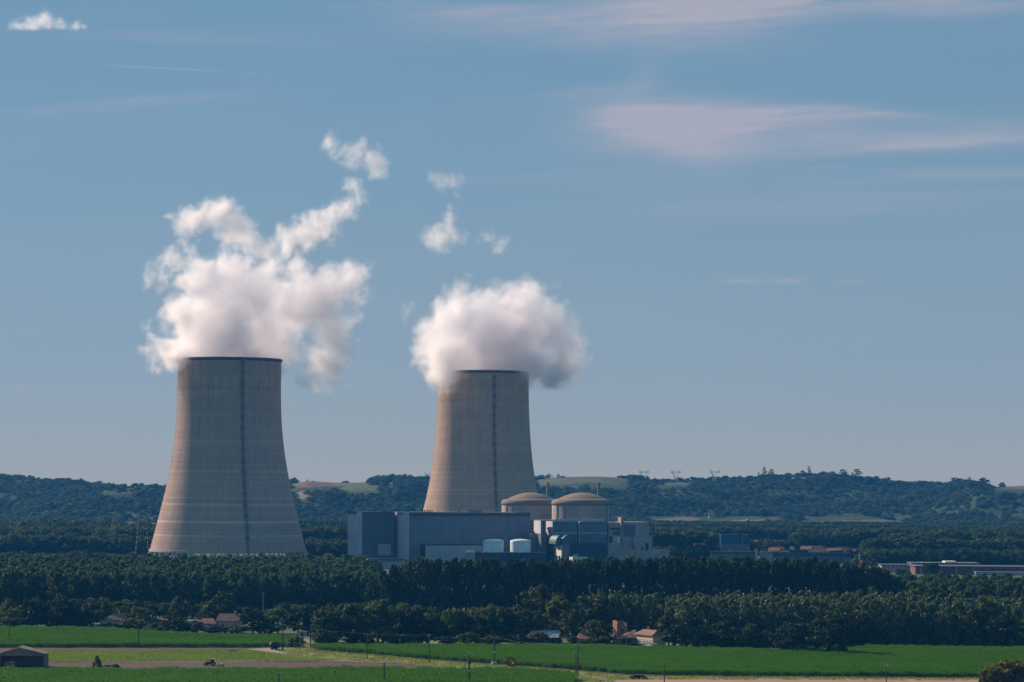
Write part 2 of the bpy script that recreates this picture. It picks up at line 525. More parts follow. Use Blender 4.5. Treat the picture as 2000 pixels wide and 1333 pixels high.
def broad_mesh(seed, H=14.0, W=12.0, n_each=40, size=0.54, low=-0.04, round_=1.0):
    rg = np.random.default_rng(seed)
    cs, rs = [], []
    nl = rg.integers(9, 13)
    for i in range(nl):
        a = i * 2.4 + rg.random() * 0.8
        t = (i + 0.5) / nl
        z = H * (low + 0.16 + (0.64 - low * 0.5) * t)
        e = math.sqrt(max(0.02, 1 - ((t - 0.38) / 0.68) ** 2)) * round_
        rr = W * 0.30 * e * (0.75 + 0.4 * rg.random())
        lr = W * (0.17 + 0.09 * rg.random()) * (0.6 + 0.5 * e)
        L = np.array([rr * math.cos(a), rr * math.sin(a), z])
        m_ = 9
        d = rg.normal(size=(m_, 3))
        d /= np.linalg.norm(d, axis=1)[:, None]
        cs.append(L + d * lr * 0.72 * np.array([1, 1, .8]))
        rs.append(lr * (0.30 + 0.22 * rg.random(m_)))
        cs.append(L[None])
        rs.append(np.array([lr * 0.6]))
    cs.append(np.array([[0, 0, H * 0.45], [0, 0, H * 0.65], [0, 0, H * .8]]))
    rs.append(np.array([W * .2, W * .22, W * .16]))
    return leaf_cloud('crown', np.concatenate(cs), np.concatenate(rs), n_each, size, rg)


def cone_mesh(seed, H=16.0, W=8.0, n=70, tiers=9, n_each=26, size=0.6, low=0.1):
    rg = np.random.default_rng(seed)
    t = (np.arange(n) + rg.random(n)) / n
    tt = np.floor(t * tiers) / tiers + 0.25 * (t * tiers % 1) / tiers
    e = (1 - t) ** 0.8 * 0.95 + 0.06
    a = rg.random(n) * 6.283
    rad = W * 0.5 * e * np.sqrt(rg.random(n))
    c = np.stack([rad * np.cos(a), rad * np.sin(a), H * (low + (0.97 - low) * tt)], 1)
    r = (0.5 + 0.5 * rg.random(n)) * (0.35 + 0.9 * e) * W / 7
    return leaf_cloud('crown', c, r, n_each, size, rg, flat=0.6)


def cedar_mesh(seed, H=16.0, W=13.0):
    rg = np.random.default_rng(seed)
    cs, rs = [], []
    for z, wd in ((.42, .8), (.56, 1.0), (.70, .85), (.84, .62), (.95, .35)):
        for i in range(9):
            a = rg.random() * 6.283
            r = W * .5 * wd * math.sqrt(rg.random())
            cs.append((r * math.cos(a), r * math.sin(a), H * (z + .02 * rg.normal())))
            rs.append(W * 0.10 * (0.7 + .6 * rg.random()))
    return leaf_cloud('crown', np.array(cs), np.array(rs), 24, 0.65, rg, flat=.45)


def trunk_mesh(H, r, limbs=4, seed=0, limb_at=0.35):
    rg = random.Random(seed)
    mb = MB()
    top = H * 0.8
    mb.bar((0, 0, -0.3), (0, 0, H * limb_at), r, 7, r * .75)
    mb.bar((0, 0, H * limb_at), (rg.uniform(-.3, .3), rg.uniform(-.3, .3), top), r * .75, 6, r * .2)
    for i in range(limbs):
        a = i * 6.283 / limbs + rg.random()
        z = H * limb_at * rg.uniform(.8, 1.5)
        l = H * .24
        mb.bar((0, 0, z), (l * math.cos(a), l * math.sin(a), z + l * rg.uniform(.7, 1.3)), r * .4, 5, r * .12)
    return mb.mesh('trunk')


def tree_proto(name, crown, leaf, H, tr, seed, limb_at=.35):
    root = empty(name, (0, -200, 0))
    link('crown', crown, MATS[leaf], root)
    link('trunk', trunk_mesh(H, tr, seed=seed, limb_at=limb_at), MATS['bark'], root, smooth=True)
    return root


POPLAR = [tree_proto('poplar_tree', poplar_mesh(100 + i), 'poplar_leaf', 22, .22, i, .3) for i in range(6)]
BREAK = [tree_proto('poplar_tree', poplar_mesh(140 + i, W=7.4), 'windbreak_leaf', 22, .22, i, .3) for i in range(5)]
PLANT = [tree_proto('poplar_tree', poplar_mesh(120 + i, W=8.0, size=.70), 'plantation_leaf', 22, .2, i, .3) for i in range(5)]
BROAD = {}
for leaf in ('dark_leaf', 'green_leaf', 'yellow_leaf', 'wood_leaf'):
    BROAD[leaf] = [tree_proto('leafy_tree', broad_mesh(200 + 10 * len(BROAD) + i), leaf, 14, .35, i) for i in range(4)]
BUSH = {}
for leaf in ('dark_leaf', 'green_leaf', 'golden_leaf', 'russet_leaf'):
    BUSH[leaf] = [tree_proto('bush', broad_mesh(300 + 10 * len(BUSH) + i, H=4, W=5, n_each=16, size=.36, low=-.05), leaf, 3, .1, i, .15) for i in range(2)]
CONIFER = [tree_proto('conifer_tree', cone_mesh(401, 7, 5, n=90, size=.4, low=.0), 'green_leaf', 7, .15, 1), tree_proto('conifer_tree', cone_mesh(402), 'dark_leaf', 16, .3, 2)]
CEDAR = [tree_proto('cedar_tree', cedar_mesh(410 + i), 'dark_leaf', 16, .4, i, .5) for i in range(2)]
USED = set()


def plant(proto, loc, sx, sz, rz, label, cat, group=None):
    o = proto
    if proto.name in USED:
        o = copy_tree(proto)
    USED.add(proto.name)
    o.location = loc
    o.rotation_euler = (0, 0, rz)
    o.scale = (sx, sx, sz)
    for k in ('label', 'category', 'group'):
        if k in o:
            del o[k]
    return tag(o, label, cat, group)


def scatter(name, pts, sxy, sz, rot, var, crowns, label, cat, leaf=None):
    """one wood: crowns set out on the points of this object's own mesh"""
    me = bpy.data.meshes.new(name)
    n = len(pts)
    me.vertices.add(n)
    me.vertices.foreach_set('co', np.asarray(pts, np.float32).ravel())
    sc3 = np.stack([sxy, sxy, sz], 1).astype(np.float32)
    r3 = np.zeros((n, 3), np.float32)
    r3[:, 2] = rot
    for nm, dat in (('size', sc3), ('turn', r3)):
        a = me.attributes.new(nm, 'FLOAT_VECTOR', 'POINT')
        a.data.foreach_set('vector', dat.ravel())
    a = me.attributes.new('pick', 'INT', 'POINT')
    a.data.foreach_set('value', np.asarray(var, np.int32))
    o = link(name, me, leaf or crowns[0].data.materials[0])
    g = bpy.data.node_groups.new(name, 'GeometryNodeTree')
    g.interface.new_socket('Geometry', in_out='INPUT', socket_type='NodeSocketGeometry')
    g.interface.new_socket('Geometry', in_out='OUTPUT', socket_type='NodeSocketGeometry')
    t = NT(g)
    gi, go = t.n('NodeGroupInput'), t.n('NodeGroupOutput')
    join = t.n('GeometryNodeJoinGeometry')
    for cobj in crowns:
        oi = t.n('GeometryNodeObjectInfo', transform_space='ORIGINAL')
        oi.inputs['Object'].default_value = cobj
        gti = t.n('GeometryNodeGeometryToInstance')
        geo = oi.outputs['Geometry']
        if leaf is not None:
            sm = t.n('GeometryNodeSetMaterial', {'Geometry': geo})
            sm.inputs['Material'].default_value = leaf
            geo = sm.outputs[0]
        t.put(gti.inputs[0], geo)
        g.links.new(gti.outputs[0], join.inputs[0])

    def attr(nm, typ):
        nd = t.n('GeometryNodeInputNamedAttribute', data_type=typ)
        nd.inputs['Name'].default_value = nm
        return nd.outputs['Attribute']
    e2r = t.n('FunctionNodeEulerToRotation', {0: attr('turn', 'FLOAT_VECTOR')})
    m2p = t.n('GeometryNodeMeshToPoints', {'Mesh': gi.outputs[0]})
    iop = t.n('GeometryNodeInstanceOnPoints', {'Points': m2p.outputs[0], 'Instance': join.outputs[0], 'Pick Instance': True,
                                               'Instance Index': attr('pick', 'INT'), 'Rotation': e2r.outputs[0], 'Scale': attr('size', 'FLOAT_VECTOR')})
    g.links.new(iop.outputs[0], go.inputs[0])
    md = o.modifiers.new('wood', 'NODES')
    md.node_group = g
    return tag(o, label, cat, kind='stuff')


def crown_of(root):
    return next(c for c in root.children if c.name.startswith('crown'))


# ---- tall poplar windbreak across the middle, four rows deep
def row_line(p0, p1, n, jit, rg):
    t = (np.arange(n) + 0.5) / n
    return np.stack([p0.x + (p1.x - p0.x) * t, p0.y + (p1.y - p0.y) * t], 1) + rg.normal(size=(n, 2)) * jit


rg = np.random.default_rng(5)
stuff_p, stuff_s = [], []
XL, XR = -80.0, 213.0
for k, (Yr, hs) in enumerate([(1590, 1.0), (1597, 1.0), (1604, 1.0), (1612, 1.0)]):
    n = 44 if k < 2 else 46
    for i in range(n):
        t = (i + .5) / n
        x = XL + (XR - XL) * t + rg.normal() * .7 + (k % 2) * 3
        x += 0.0
        y = Yr + rg.normal() * .8 - 12 * t
        e = min(1.0, (t * n + 1.5) / 7) * (1.0 if t < .95 else .93)
        px, _ = px_of(x, y, 20)
        ytop = np.interp(px, [715, 735, 760, 800, 900, 1100, 1300, 1400, 1500, 1600, 1690, 1730, 1755], [1142, 1126, 1110, 1094, 1090, 1092, 1086, 1088, 1091, 1094, 1100, 1112, 1136])
        h = at(px, ytop, y).z + rg.normal() * .9 - .3
        s = 0.98 + .2 * rg.random()
        if k < 2:
            plant(BREAK[int(rg.integers(5))], (x, y, 0), s, h / 22, rg.random() * 6.28,
                  'tall dark poplar in the long windbreak between the power station and the front woods', 'poplar', 'poplars of the tall windbreak')
        else:
            stuff_p.append((x, y, 0)); stuff_s.append((s, h / 22))
sp, ss = np.array(stuff_p), np.array(stuff_s)
scatter('windbreak_core', sp, ss[:, 0], ss[:, 1], rg.random(len(sp)) * 6.28, rg.integers(0, 5, len(sp)), [crown_of(p) for p in BREAK],
        'dark inner rows of the tall windbreak behind its front rows', 'poplar wood')
stuff_p, stuff_s = [], []

# ---- front poplar rows (right half): their front trees are individuals
for k in range(9):
    Yr = 1300 + 9 * k
    x0, x1 = (66, 245) if k < 1 else (40, 262 if k < 2 else 330)
    n = int((x1 - x0) / 5.4)
    for i in range(n):
        x = x0 + (x1 - x0) * (i + .5) / n + rg.normal() * .6 + (k % 2) * 2.7
        y = Yr + rg.normal() * .8 + 0.10 * (x - 60)
        px, _ = px_of(x, y, 0)
        if x < 78 and y < 1348:
            continue
        h = 20.8 + rg.normal() * 0.9 + 2.4 * vnoise(np.array([x / 14]), np.array([k * .4]), 9)[0]
        if px > 1700:
            h -= (px - 1700) / 300 * 1.5
        s = .86 + .2 * rg.random()
        if k < 2:
            plant(POPLAR[int(rg.integers(6))], (x, y, 0), s, h / 22, rg.random() * 6.28,
                  'slender poplar in the lower rows just above the big maize field', 'poplar', 'poplars of the lower rows')
        else:
            stuff_p.append((x, y, 0)); stuff_s.append((s, h / 22))
sp, ss = np.array(stuff_p), np.array(stuff_s)
scatter('poplar_wood', sp, ss[:, 0], ss[:, 1], rg.random(len(sp)) * 6.28, rg.integers(0, 6, len(sp)), [crown_of(p) for p in POPLAR],
        'dense inner rows of dark poplars behind their front rows', 'poplar wood')

# ---- lighter poplar plantation (left), seen from above: front three rows are individuals
pp, ps = [], []
for k in range(36):
    Yr = 1615 + 9.5 * k
    xa, xb = -1000 / F * Yr - (25 if k < 3 else 80), -265 / F * Yr if k > 5 else -250 / F * Yr
    n = int((xb - xa) / 6.2)
    for i in range(n):
        x = xa + (xb - xa) * (i + .5) / n + rg.normal() * .9 + (k % 2) * 3
        y = Yr + rg.normal() * 1.1
        h = 20.6 - 2.6 * k / 36 + rg.normal() * 1.3 + 4 * vnoise(np.array([x / 24]), np.array([y / 30]), 12)[0]
        s = .82 + .26 * rg.random()
        if k < 3:
            plant(PLANT[int(rg.integers(5))], (x, y, 0), s, h / 22, rg.random() * 6.28,
                  'mid green poplar in the front of the plantation below the larger cooling tower', 'poplar', 'poplars of the plantation front')
        else:
            pp.append((x, y, 0)); ps.append((s, h / 22))
pp, ps = np.array(pp), np.array(ps)
scatter('poplar_plantation', pp, ps[:, 0], ps[:, 1], rg.random(len(pp)) * 6.28, rg.integers(0, 5, len(pp)), [crown_of(p) for p in PLANT],
        'broad mid green poplar plantation seen from above its crowns', 'poplar plantation')

# ---- single leafy trees: place of the foot, top and width in the picture
TREES = [
    # px, foot, top, width, leaf, label, group
    (8, 1224, 1193, 54, 'green_leaf', 'pale leafy tree at the far end of the garden belt above the maize', None),
    (36, 1224, 1184, 48, 'green_leaf', 'rounded green tree second in the garden belt above the maize', None),
    (72, 1224, 1163, 66, 'dark_leaf', 'broad dark tree rising in the garden belt before the plantation', None),
    (120, 1224, 1156, 56, 'dark_leaf', 'brownish green tall tree over the garden belt', None),
    (148, 1224, 1172, 44, 'wood_leaf', 'narrow tree squeezed between two darker garden trees', None),
    (178, 1226, 1172, 54, 'dark_leaf', 'dark tree close behind the hipped farmhouse gable', None),
    (206, 1224, 1163, 40, 'wood_leaf', 'tree peeping over the ridge of the hipped farmhouse', None),
    (240, 1222, 1180, 40, 'wood_leaf', 'tree behind the chimney of the hipped farmhouse', None),
    (274, 1229, 1182, 66, 'green_leaf', 'bright rounded tree touching the hipped farmhouse roof', None),
    (306, 1231, 1206, 42, 'green_leaf', 'low leafy tree right beside the rounded farmhouse tree', None),
    (349, 1226, 1158, 46, 'dark_leaf', 'tall narrow tree between the two farmhouses', None),
    (342, 1236, 1200, 58, 'dark_leaf', 'spreading dark tree at the foot of the tall narrow one', None),
    (384, 1238, 1210, 34, 'dark_leaf', 'small dark tree at the gable of the low tiled house', None),
    (433, 1224, 1150, 70, 'dark_leaf', 'big domed tree standing over the low tiled house', None),
    (408, 1222, 1186, 46, 'wood_leaf', 'smaller tree leaning on the big domed one', None),
    (494, 1237, 1182, 58, 'dark_leaf', 'round dark tree at the end of the tiled house', None),
    (543, 1238, 1183, 56, 'green_leaf', 'light green round tree behind the lane poles', None),
    (520, 1238, 1206, 34, 'dark_leaf', 'small tree wedged between the dark and the light round trees', None),
    (582, 1240, 1190, 50, 'dark_leaf', 'tree shading the lane next to a white shed', None),
    (606, 1240, 1196, 40, 'dark_leaf', 'tree on the far side of the lane shed', None),
    (636, 1257, 1184, 64, 'dark_leaf', 'first bulky tree of the dark wood beside the lane', None),
    (684, 1256, 1170, 72, 'wood_leaf', 'tall tree of the dark wood nearest the lane', None),
    (738, 1255, 1164, 84, 'wood_leaf', 'highest dome of the dark wood above the maize tip', None),
    (1058, 1240, 1135, 92, 'dark_leaf', 'very tall dark tree before the windbreak, above the metal roofed barn', None),
    (1090, 1245, 1158, 78, 'yellow_leaf', 'olive yellow tree standing beside the very tall dark tree', None),
    (1162, 1246, 1152, 88, 'wood_leaf', 'grey green spreading tree near the ruined brick tower', None),
    (1118, 1252, 1182, 60, 'dark_leaf', 'dark tree between the olive tree and the red roofed cottage', None),
    (1162, 1256, 1206, 50, 'green_leaf', 'round tree behind the red roofed cottage', None),
    (1178, 1258, 1208, 42, 'dark_leaf', 'dense dark tree touching the ruined brick tower', None),
    (1306, 1262, 1200, 56, 'dark_leaf', 'dark tree at the pale end of the farmhouse', None),
    (1332, 1268, 1188, 100, 'dark_leaf', 'largest spreading tree by the farmhouse, in front of the poplars', None),
    (1372, 1270, 1216, 54, 'wood_leaf', 'grey green lower tree beside the spreading farm tree', None),
    (1412, 1271, 1208, 66, 'dark_leaf', 'medium tree third from the farmhouse along the maize', None),
    (1461, 1273, 1214, 52, 'green_leaf', 'round tree on a bare visible trunk at the maize edge', None),
    (1496, 1273, 1227, 44, 'dark_leaf', 'smallest tree of the row along the maize edge', None),
    (1546, 1278, 1212, 80, 'dark_leaf', 'wide ball shaped tree at the maize edge', None),
    (1622, 1281, 1193, 92, 'dark_leaf', 'tall uneven tree standing out alone into the maize', None),
    (1800, 1200, 1128, 92, 'yellow_leaf', 'sunlit yellow green tree rising above the lower poplars', None),
    (1872, 1236, 1150, 50, 'wood_leaf', 'grey leafed tree among the thin poplars', None),
    (1926, 1262, 1153, 58, 'green_leaf', 'brown green tree over the maize corner', None),
    (1958, 1265, 1198, 66, 'dark_leaf', 'dark round tree at the maize corner', None),
    (1992, 1266, 1206, 50, 'green_leaf', 'pale tree closing the maize corner', None),
]
for i, (px, yf, yt, wd, leaf, lab, grp) in enumerate(TREES):
    p = ground_at(px, yf)
    k = p.y / F
    plant(BROAD[leaf][i % 4], p, wd * k / 12 * 1.08, (yf - yt) * k / 13.2, i * 1.7, lab, 'tree', grp)
# the dark wood above the maize, between the lane and the barn: many alike
for i in range(46):
    px = 640 + 430 * ((i * 0.618) % 1)
    yf = 1254 - 16 * ((i * 0.377) % 1)
    p = ground_at(px, yf)
    k = p.y / F
    top = np.interp(px, [640, 700, 760, 820, 900, 960, 1070], [1182, 1172, 1174, 1186, 1188, 1180, 1186]) + rg.normal() * 5
    plant(BROAD[('wood_leaf', 'dark_leaf', 'wood_leaf', 'green_leaf')[i % 4]][(i // 4) % 4], p, (44 + 22 * rg.random()) * k / 12, (yf - top) * k / 13.2, rg.random() * 6.28,
          'leafy tree packed in the dark wood above the maize tip', 'tree', 'trees of the dark wood')
# tree belt in front of the plantation and before the tower foot
for i in range(30):
    px = 10 + 600 * ((i * 0.618 + .3) % 1)
    yf = 1214 - 10 * ((i * 0.377) % 1)
    p = ground_at(px, yf)
    k = p.y / F
    h = (22 + 20 * rg.random()) * (1.25 if px < 330 else .9)
    plant(BROAD[('wood_leaf', 'dark_leaf', 'green_leaf')[i % 3]][(i // 3) % 4], p, (36 + 20 * rg.random()) * k / 12, h * k / 13.2, rg.random() * 6.28,
          'leafy tree of the shaggy belt between the farm gardens and the plantation', 'tree', 'trees of the garden belt')
for i, (px, yt, wd) in enumerate([(355, 1086, 36), (395, 1086, 40), (512, 1075, 44), (575, 1078, 50), (600, 1074, 46), (640, 1077, 50), (672, 1080, 46), (705, 1078, 44), (820, 1082, 40), (838, 1088, 36), (300, 1092, 40)]):
    Y = 2130 + 20 * (i % 3)
    z = at(px, yt, Y).z
    plant(BROAD[('wood_leaf', 'green_leaf')[i % 2]][i % 4], (at(px, yt, Y).x, Y, 0), wd * Y / F / 12, z / 13.2, i * 1.3,
          'bushy tree rising over the plantation just before the power station', 'tree', 'trees before the power station')

BUSHES = [
    (14, 1226, 1204, 60, 'green_leaf', 'low bush at the edge of the far maize by the first pole'), (58, 1225, 1203, 60, 'dark_leaf', 'wide hedge bush above the far maize'),
    (104, 1224, 1208, 60, 'dark_leaf', 'dark hedge bush below the tall garden trees'), (150, 1224, 1210, 60, 'dark_leaf', 'hedge bush before the hipped farmhouse wall'),
    (210, 1228, 1218, 60, 'dark_leaf', 'clipped dark hedge under the hipped roof'), (254, 1228, 1218, 50, 'dark_leaf', 'hedge bush at the roof end of the hipped farmhouse'), (308, 1232, 1215, 56, 'green_leaf', 'loose bush between the farm gardens'),
    (365, 1236, 1217, 46, 'green_leaf', 'bush in front of the low tiled house gable'), (420, 1237, 1222, 50, 'dark_leaf', 'bush hiding the low tiled house wall'), (458, 1237, 1221, 60, 'green_leaf', 'broad bush hiding the higher tiled house'),
    (578, 1265, 1240, 34, 'green_leaf', 'round bush on the verge at the lane bend'), (636, 1262, 1230, 60, 'dark_leaf', 'dark bush at the tip of the big maize field'),
    (700, 1259, 1240, 60, 'dark_leaf', 'hedge bush next to the maize tip'), (762, 1258, 1233, 44, 'green_leaf', 'taller bush in the hedge above the maize'), (797, 1259, 1238, 52, 'dark_leaf', 'nearly black round bush in the hedge'),
    (826, 1258, 1235, 30, 'russet_leaf', 'reddish thin bush in the hedge'), (872, 1258, 1243, 48, 'dark_leaf', 'low dark bush in the middle of the hedge'), (920, 1258, 1235, 54, 'green_leaf', 'loose bush near the thin far pole'),
    (962, 1258, 1240, 50, 'dark_leaf', 'hedge bush behind the transformer pole'), (1014, 1259, 1238, 52, 'dark_leaf', 'bush beside the golden shrub'), (1052, 1258, 1233, 42, 'golden_leaf', 'golden domed shrub in front of the metal roofed barn'),
    (1086, 1258, 1243, 30, 'dark_leaf', 'small dark bush by the open barn end'), (1120, 1258, 1243, 24, 'dark_leaf', 'upright bush between barn and cottage'), (1146, 1260, 1250, 46, 'green_leaf', 'low bush before the red roofed cottage'),
    (1176, 1260, 1242, 34, 'dark_leaf', 'bush against the ruined brick tower'), (1236, 1261, 1254, 36, 'green_leaf', 'low bush before the farmhouse doors'), (1245, 1326, 1318, 40, 'green_leaf', 'weedy bush on the verge by the sandy track'),
    (227, 1305, 1297, 18, 'green_leaf', 'small bush beside the dark trailer'), (455, 1273, 1270, 26, 'green_leaf', 'low weeds at the end of the short crop'),
    (1962, 1344, 1289, 84, 'golden_leaf', 'large golden bush in the corner near the pale soil'), (1998, 1344, 1288, 60, 'golden_leaf', 'golden bush cut off by the picture edge'), (1932, 1345, 1306, 46, 'golden_leaf', 'lower golden bush at the outer side of the clump'),
]
for i, (px, yf, yt, wd, leaf, lab) in enumerate(BUSHES):
    p = ground_at(px, yf)
    k = p.y / F
    plant(BUSH[leaf][i % 2], p, wd * k / 5 * 1.05, (yf - yt) * k / 3.7, i * 1.9, lab, 'bush')
p = ground_at(190, 1304)
plant(CONIFER[0], p, 23 * p.y / F / 5, 25 * p.y / F / 7, 0, 'small pointed dark conifer on the ploughed strip edge', 'conifer')

# trees on the ridge line that stand out against the sky
for (px, yt, wd, kind, lab) in [(1493, 910, 16, 'c', 'pointed conifer first of the skyline giants on the ridge'), (1507, 917, 20, 'd', 'flat topped cedar beside the first skyline conifer'), (1482, 920, 8, 'c', 'thin short conifer on the ridge'),
                               (1580, 909, 14, 'c', 'tallest pointed conifer on the ridge skyline'), (1568, 918, 20, 'b', 'round tree at the foot of the tallest skyline conifer'), (1646, 917, 24, 'd', 'layered cedar alone on the skyline'),
                               (1673, 917, 30, 'd', 'broad flat cedar on the skyline'), (1700, 929, 16, 'c', 'conifer on the slope below the broad cedar'), (1868, 932, 34, 'b', 'broad crown on the ridge near the red field'),
                               (1893, 931, 16, 'c', 'thin tall tree in the ridge clump near the red field'), (1920, 932, 32, 'b', 'last broad crown of the ridge clump near the red field'), (1957, 941, 16, 'b', 'lone small tree beside the red ridge field'),
                               (1056, 930, 14, 'b', 'ridge tree touching the smaller tower edge'), (1073, 926, 18, 'd', 'ridge tree with ragged crown beside the smaller tower'), (1090, 925, 16, 'c', 'upright ridge tree beside the mound field'),
                               (1100, 929, 12, 'b', 'low ridge tree at the edge of the mound field'), (1214, 928, 20, 'b', 'round tree alone on the mound field edge'), (600, 936, 10, 'c', 'dark cypress group on the red field skyline'), (612, 939, 12, 'b', 'low tree by the cypress on the red field skyline'),
                               (675, 939, 16, 'b', 'round tree on the red field edge'), (735, 938, 18, 'b', 'tree below the wooded knoll'), (40, 926, 26, 'b', 'rounded tree on the wooded end of the ridge'), (95, 933, 24, 'b', 'tree beside the pale ridge house'), (125, 938, 16, 'b', 'tree right of the pale ridge house')]:
    Y = 5575.0
    X = at(px, yt, Y).x
    zb = float(hill_z(X, Y)) - 2
    h = at(px, yt, Y).z - zb
    pr, hh, ww = {'c': (CONIFER[1], 15.8, 8), 'd': (CEDAR[int(px) % 2], 16, 13), 'b': (BROAD['dark_leaf'][int(px) % 4], 13.2, 12)}[kind]
    plant(pr, (X, Y, zb), wd * Y / F / ww, max(h, 6) / hh, px, lab, 'tree')

# ---- woods on the ridge and over the valley floor
cr = [crown_of(p) for p in BROAD['wood_leaf'] + BROAD['dark_leaf'][:2]]
jx, jy = np.meshgrid(np.arange(-1450, 1450, 13.0), np.arange(4150, 5720, 15.0))
X = (jx + rg.uniform(-5, 5, jx.shape)).ravel()
Y = (jy + rg.uniform(-6, 6, jy.shape)).ravel()
Z = hill_z(X, Y)
hp, hq = px_arr(X, Y, Z)
keep = (np.abs(hp - 1000) < 1340) & (Z > -0.5)
for poly, c in HILL_FIELDS:
    for d_ in (0, 4, 8, 12):
        keep &= ~in_poly(hp, hq - d_, poly)
keep &= ~((hp > 1270) & (hp < 1800) & (hq > 1008) & (hq < 1030) & (vnoise(X / 60, Y / 120, 21) > -0.18))
X, Y, Z = X[keep], Y[keep], Z[keep]
n = len(X)
big = 0.78 + 0.55 * rg.random(n) ** 2 + 0.75 * vnoise(X / 48, Y / 60, 22)
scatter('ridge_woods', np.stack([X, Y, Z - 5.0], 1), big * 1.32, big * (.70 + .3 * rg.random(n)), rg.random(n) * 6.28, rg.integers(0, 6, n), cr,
        'blue hazed woodland covering the slopes of the far ridge', 'woodland', MATS['hazed_hill_leaf'])
bx, by, bs = [], [], []


def belt(px0, px1, Y, depth, h, step=8.0, wv=.25, seed=0):
    x0, x1 = (px0 - 1000) / F * Y, (px1 - 1000) / F * Y
    for yy in np.arange(Y, Y + depth, step):
        n_ = max(1, int((x1 - x0) / step))
        xs = x0 + (x1 - x0) * (np.arange(n_) + rg.random(n_)) / n_
        hh = h * (1 + wv * (vnoise(xs / 55, yy / 60 + 0 * xs, seed) * 1.6 + rg.normal(size=n_) * .35))
        for x_, h_ in zip(xs, hh):
            bx.append(x_); by.append(yy + rg.uniform(-3, 3)); bs.append(h_)


belt(-320, 275, 2260, 90, 11.5, step=9, wv=.3, seed=30)
belt(275, 470, 2200, 60, 13.6, step=8, wv=.2, seed=52)
belt(470, 705, 2230, 60, 13.2, step=9, wv=.3, seed=53)
belt(-320, 330, 2680, 60, 15.5, seed=31)
belt(-320, 330, 2900, 60, 19, seed=32)
belt(-320, 330, 3200, 50, 20, seed=33)
belt(-320, 340, 3700, 40, 16, seed=34)
belt(560, 700, 2640, 60, 16, seed=35)
belt(560, 720, 2900, 50, 21, seed=36)
belt(560, 840, 3300, 50, 19, seed=37)
belt(560, 840, 4000, 50, 14, seed=38)
belt(1255, 1420, 2640, 50, 15, seed=40)
belt(1255, 1400, 2900, 60, 20, seed=41)
belt(1440, 1560, 2800, 40, 15, seed=42)
belt(1700, 2360, 2480, 60, 15, seed=44)
belt(1700, 2360, 2700, 50, 21, seed=45)
belt(1730, 2360, 2860, 50, 24, seed=46)
belt(1560, 1760, 3050, 60, 20, seed=47)
belt(1250, 2360, 3500, 50, 16, seed=48)
belt(1250, 2360, 3900, 50, 14, wv=.12, seed=49)
belt(1250, 2360, 4300, 40, 11, wv=.1, seed=50)
belt(1000, 1260, 3300, 40, 16, seed=51)
bs_ = np.array(bs)
n = len(bs_)
scatter('valley_woods', np.stack([bx, by, np.zeros(n)], 1), np.clip(bs_ / 17, .5, 1.4) * (1.05 + .7 * rg.random(n)), bs_ / 13.2, rg.random(n) * 6.28, rg.integers(0, 6, n), cr,
        'dark woods on the valley floor around the power station', 'woods', MATS['wood_leaf'])
# right-hand middle wood, seen from above, with paler poplars
qp, qs = [], []
for k in range(14):
    Yr = 1610 + 13 * k
    xa, xb = 738 / F * Yr, 1320 / F * Yr
    if Yr < 1700:
        xa = 790 / F * Yr
    for i in range(int((xb - xa) / 7)):
        qp.append((xa + (xb - xa) * (i + rg.random()) / int((xb - xa) / 7), Yr + rg.uniform(-6, 6), 0))
        qs.append((.8 + .35 * rg.random(), (15.5 + 3.5 * rg.random()) / 22))
qp, qs = np.array(qp), np.array(qs)
for px, yt in ((1812, 1098), (1822, 1096), (1762, 1110), (1884, 1118), (1966, 1120)):
    c = at(px, yt, 2265)
    plant(BROAD['dark_leaf'][px % 4], (c.x, 2265, 0), .95, c.z / 13.2, px, 'dark upright tree before the brick factory wall', 'tree', 'trees by the brick factory')
for i in range(22):
    px = 1496 + 225 * ((i * .618) % 1)
    yt = 1070 + 12 * ((i * .377) % 1)
    Y = 2640 + 60 * ((i * .755) % 1)
    c = at(px, yt, Y)
    plant(BROAD[('wood_leaf', 'dark_leaf')[i % 2]][i % 4], (c.x, Y, 0), .55 + .5 * ((i * .43) % 1), c.z / 13.2, i, 'garden tree among the orange town roofs behind the office block', 'tree', 'trees of the town gardens')
scatter('young_poplar_wood', qp, qs[:, 0], qs[:, 1], rg.random(len(qp)) * 6.28, rg.integers(0, 5, len(qp)), [crown_of(p) for p in PLANT],
        'young pale poplar wood before the brick factory', 'young wood')
# ------------------------------------------------------------------ cooling towers


